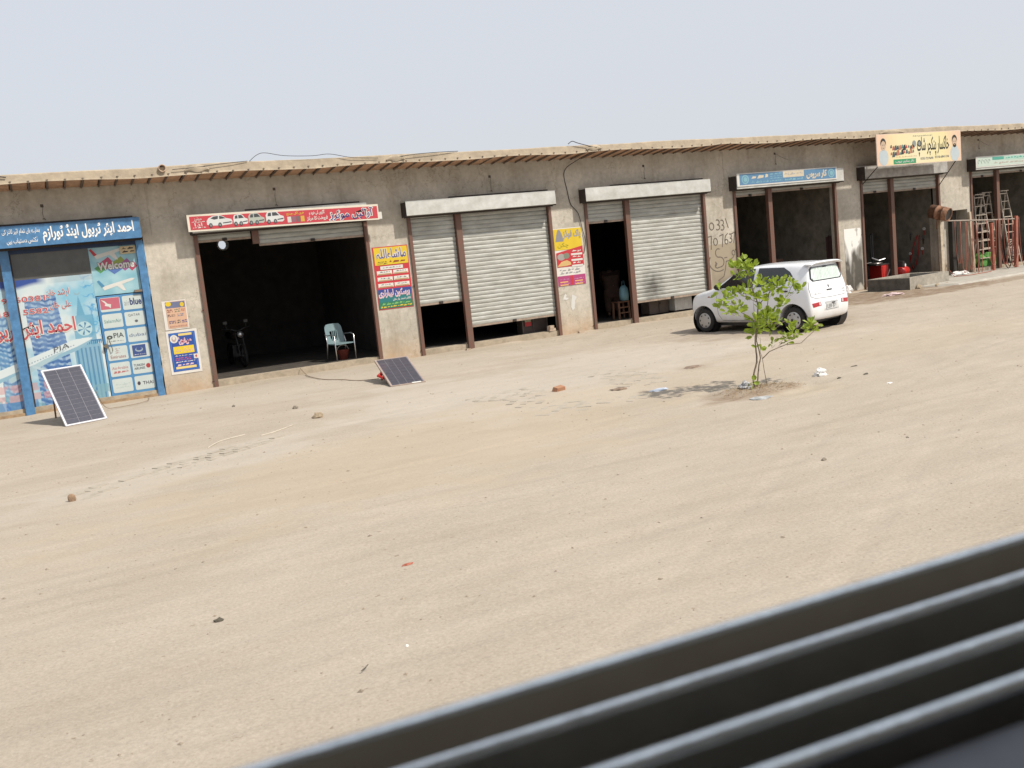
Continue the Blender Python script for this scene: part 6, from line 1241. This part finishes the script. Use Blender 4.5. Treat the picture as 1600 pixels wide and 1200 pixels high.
def leaf(q, p, d, L_, w_):
    d = d.normalized(); s = d.cross(Vector((rl.uniform(-1, 1), rl.uniform(-1, 1), rl.uniform(-.3, 1)))).normalized(); nn = s.cross(d)
    pts = [p, p+d*L_*.3+s*w_*.75+nn*.004, p+d*L_*.72+s*w_*.9+nn*.008, p+d*L_, p+d*L_*.72-s*w_*.9+nn*.008, p+d*L_*.3-s*w_*.75+nn*.004, p+d*L_*.5-nn*.006]
    q.add(pts, [(0, 6, 1), (1, 6, 2), (2, 6, 3), (3, 6, 4), (4, 6, 5), (5, 6, 0)])
for (x, z, s) in CL:
    c = Vector((x, TY+rl.uniform(-.13, .13), z+gz)); 
    for _ in range(int(11*s)):
        d = Vector((rl.uniform(-1, 1), rl.uniform(-1, 1), rl.uniform(-.35, 1.1))); p = c+d.normalized()*rl.uniform(0, .065); leaf(q, p, d, rl.uniform(.075, .125)*s**.4, rl.uniform(.026, .042))
q.build('foliage', LEAF, sp, kind='stuff')
# twigs joining clusters to limbs
q = MB()
for (x, z, s) in CL[:50]:
    q.tube([(x, TY+.05, z+gz), (x*.7+9.2*.3, TY+.02, z*.93+gz)], [.0015, .003], 4)
q.build('twig', BARK, sp, kind='stuff')
q = MB(); rl2 = random.Random(11)
for i in range(620):
    a = rl2.uniform(0, 6.28); r_ = rl2.uniform(.05, 1.0)**.8; x = 9.1+r_*math.cos(a)*.75; y_ = -11.3+r_*math.sin(a)*.42; z = ghs(x, y_); d = Vector((rl2.uniform(-1, 1), rl2.uniform(-1, 1), rl2.uniform(-.1, .6))).normalized(); L_ = rl2.uniform(.02, .07); e = Vector((x, y_, z))+d*L_; w_ = .003
    q.add([(x-w_, y_, z), (x+w_, y_, z), (e.x, e.y, e.z), (e.x, e.y, max(z, e.z-.004))], [(0, 1, 2), (1, 2, 3)])
q.build('dry_grass', mat('dry_grass', (.34, .24, .12), .9, var=.25, scale=12), None, kind='stuff', label='dry grass and leaf litter round the sapling')

# ------------------------------------------------------------------ litter, each a thing
def litter(name, label, cat, x, y, m, sx, sy, sz, seed, amp=.4, sub=2, rz=0):
    o = lump(None, name, m, sx, sy, sz, seed, amp, sub); o.location = (x, y, ghs(x, y)-.004); o.rotation_euler = (0, 0, rz); o['label'] = label; o['category'] = cat; return o
o = brickobj(7.41, -8.44, ghs(7.41, -8.44), .5, 'lone red brick lying on the sand in the middle of the yard'); o.rotation_euler = (.25, 0, .4)
STN = mat('grey_stone', (.22, .19, .15), .9, var=.25, scale=20, bump=.5); TAN = mat('clod', (.33, .26, .18), .95, var=.2, scale=20, bump=.5)
litter('clod', 'flat brown clod right of the lone red brick', 'clod', 8.0, -9.3, mat('brown_clod', (.26, .19, .14), .95, var=.3, scale=20), .16, .09, .025, 1, .6)
litter('plastic_sheet', 'pale blue plastic sheet lying flat left of the sapling', 'litter', 8.31, -9.95, mat('pale_blue_plastic_film', (.50, .56, .66), .4, var=.1), .19, .10, .018, 2, .5)
litter('plastic_bag', 'crumpled white bag on the sand right of the sapling', 'bag', 10.42, -11.14, CR, .10, .08, .075, 4, .7, 3)
litter('brick_fragment', 'broken tan brick lump in front of the garage', 'brick fragment', 3.84, -6.94, TAN, .085, .06, .07, 5, .5)
litter('stone', 'small grey stone left of the tan brick lump', 'stone', 3.85, -5.43, STN, .05, .035, .04, 6, .5)
litter('stone', 'small dark stone in front of the left part of the garage', 'stone', 3.08, -3.92, STN, .03, .03, .03, 7, .3)
o = litter('brick_fragment', 'brown brick end poking up at the left end of the half-buried brick band', 'brick fragment', .11, -10.01, mat('dusty_brick', (.30, .20, .13), .95, var=.2, scale=20), .045, .03, .075, 8, .25)
litter('wrapper', 'small red-brown wrapper on the open sand in the foreground', 'litter', 2.29, -15.07, mat('red_wrapper', (.34, .09, .05), .6), .04, .018, .012, 9, .5)
litter('stone', 'dark stone in the lower left foreground', 'stone', .84, -15.24, mat('dark_stone', (.09, .08, .06), .9), .035, .02, .02, 10, .5)
litter('clod', 'brown patch of dirt on the sand between the lone brick and the car', 'clod', 10.08, -8.47, mat('brown_clod', (.26, .19, .14), .95, var=.3, scale=20), .20, .12, .02, 11, .5)
litter('plastic_bag', 'black and white crumpled bag at the foot of the sapling', 'bag', 8.93, -11.20, mat('bag_grey', (.45, .45, .47), .5, var=.4, scale=18, dirt=(.08, .08, .09)), .09, .07, .07, 12, .8, 3)
litter('paper', 'flattened grey paper in front of the sapling hollow', 'litter', 8.75, -11.75, mat('ash_paper', (.42, .43, .44), .9, var=.3, scale=9), .20, .12, .010, 13, .6)
litter('plastic_bag', 'pink and white plastic bag on the oily ground right of the car', 'bag', 21.47, -2.63, mat('pink_film', (.62, .48, .48), .5, var=.2), .28, .12, .05, 14, .8, 3)
litter('stone', 'dark pebble right of the white bag, behind', 'stone', 11.28, -10.97, MATS['dark_stone'], .07, .02, .015, 15, .5); litter('stone', 'dark pebble nearest the white bag, in front', 'stone', 10.34, -12.08+.5, MATS['dark_stone'], .04, .02, .02, 16, .5); litter('stone', 'dark pebble in front right of the white bag', 'stone', 10.75, -11.7, MATS['dark_stone'], .05, .02, .02, 17, .5)
litter('paper', 'small white scrap in front of the white bag', 'litter', 10.34, -12.51, CR, .05, .03, .012, 18, .6); litter('stone', 'brown clod on the sand right of centre, in front of the sapling', 'stone', 5.74+.9, -15.22+.2, STN, .035, .02, .02, 19, .5)
litter('cup', 'small pale shell of a cup in the foreground above the dark twig', 'litter', 1.73, -17.1+.55, CR, .012, .01, .012, 20, .3)
cable('twig', [(1.38, -16.74, .022), (1.41, -16.72, .026), (1.44, -16.68, .022)], .003, 'dark twig lying on the sand in the near foreground', 'twig', MATS['dark_stone'])
for (x, y_, sc, lab) in ((23.4, -.72-.0, .12, 'left tan stone against the shadow side of the concrete trough'), (23.95, -1.95, .09, 'tan stone in front of the right face of the trough'), (24.5, -1.85, .07, 'small dark stone in front of the right face of the trough')): litter('stone', lab, 'stone', x, y_-.12 if x > 23.5 else -1.9, TAN, sc, sc*.7, sc*.8, int(x*7) % 50, .4)
litter('rag', 'white rag heap at the foot of the whitewashed pillar behind the car', 'rag', 22.3, -.2, CR, .16, .10, .16, 33, .6, 3)
litter('paint_tin', 'small white block at the foot of the left post of the puncture shop', 'tin', 23.25-.02, -.16, WHITEP, .06, .06, .10, 34, .1)
brickobj(12.8, -.16, .0, .1, 'broken pale brick at the foot of the poster pillar', PB_, sx=.8); brickobj(9.5, -.22, .0, .3, 'broken pinkish brick by the centre post of the half-closed shutters', PB_, sx=.6)
for (pts, lab) in (([(1.95, -8.0, .03), (2.2, -7.6, .035), (2.6, -7.35, .03)], 'left pale curved stalk lying on the sand by the brick band'), ([(2.75, -7.75, .03), (3.0, -7.6, .03), (3.35, -7.25, .03)], 'right pale straight stalk lying on the sand by the brick band')): cable('stalk', [(x, y_, ghs(x, y_)+.006) for x, y_, z in pts], .007, lab, 'stalk', mat('pale_stalk', (.55, .50, .42), .8))

# ------------------------------------------------------------------ window rail of the vehicle the picture is taken from
Dv = Vector((.988643, -.142052, .049056)); Ev = Vector((-.142223, -.989835, 0)); Nv = Vector((-.048557, .006977, .998796))
wt = thing('bus_window', 'dark sliding-window track with bright rails crossing the lower right corner, out of focus', 'bus window', tuple(CAMP+Nv*-.33+Dv*.5+Ev*-.5))
MW = Matrix((Dv, Ev, Nv)).transposed().to_4x4(); MW.translation = CAMP; MW = Matrix.Translation(-Vector(wt.location)) @ MW
def prof(name, pts, m, smooth=False, a=-1.3, b=2.6):
    q = MB(); n_ = len(pts); NS = 8
    for k in range(NS+1):
        t = a+(b-a)*k/NS
        for (l_, h_) in pts: q.v.append(tuple(MW @ Vector((t, l_, h_))))
    for k in range(NS):
        for i in range(n_): j = (i+1) % n_; q.f.append((k*n_+i, k*n_+j, (k+1)*n_+j, (k+1)*n_+i))
    q.f.append(tuple(range(n_))); q.f.append(tuple(NS*n_+i for i in reversed(range(n_))))
    return q.build(name, m, wt, smooth)
RAILM = mat('anodised_rail', (.86, .93, 1.0), .22, .9, var=.06, scale=30, bump=.15, bscale=90); CHM = mat('dusty_dark_channel', (.34, .30, .24), .6, var=.25, scale=14, stretch=(1, 1, 1), dirt=(.45, .40, .33)); INM = mat('inner_trim', (.17, .185, .215), .38, var=.12, scale=6)
prof('channel', [(-.600, -.36), (-.600, -.304), (-.588, -.304), (-.586, -.335), (-.41, -.337), (-.41, -.36)], CHM)
prof('outer_lip', [(-.601, -.304), (-.598, -.3005), (-.592, -.3), (-.588, -.302), (-.588, -.3045)], RAILM, True)
def rail(c, r, h=-.300):
    P = [(c-r*.55, -.336), (c-r*.55, h-r)]+[(c-r*math.cos(R(a_)), h-r+r*math.sin(R(a_))) for a_ in range(0, 181, 20)]+[(c+r*.55, h-r), (c+r*.55, -.336)]
    prof('rail', P, RAILM, True)
rail(-.537, .0058); rail(-.473, .0066); rail(-.425, .0066)
prof('inner_trim', [(-.409, -.36), (-.409, -.318), (-.30, -.325), (-.18, -.335), (-.18, -.36)], INM)
prof('outer_panel', [(-.612, -.9), (-.612, -.31), (-.602, -.306), (-.602, -.9)], mat('vehicle_skin', (.30, .32, .34), .4, var=.05))
prof('sun_block_roof', [(-.66, .98), (-.62, 1.06), (1.9, 1.10), (1.9, 1.06), (-.58, 1.02), (-.60, .96)], mat('vehicle_skin', (.30, .32, .34), .4, var=.05), a=-3, b=4)  # unseen vehicle roof, added to keep the sun off the rails
prof('inner_wall', [(1.85, -1.4), (1.85, 1.05), (1.89, 1.05), (1.89, -1.4)], mat('cabin_lining', (.12, .12, .13), .7, var=.05), a=-3, b=4)  # unseen wall behind the camera, added with the roof to block sun
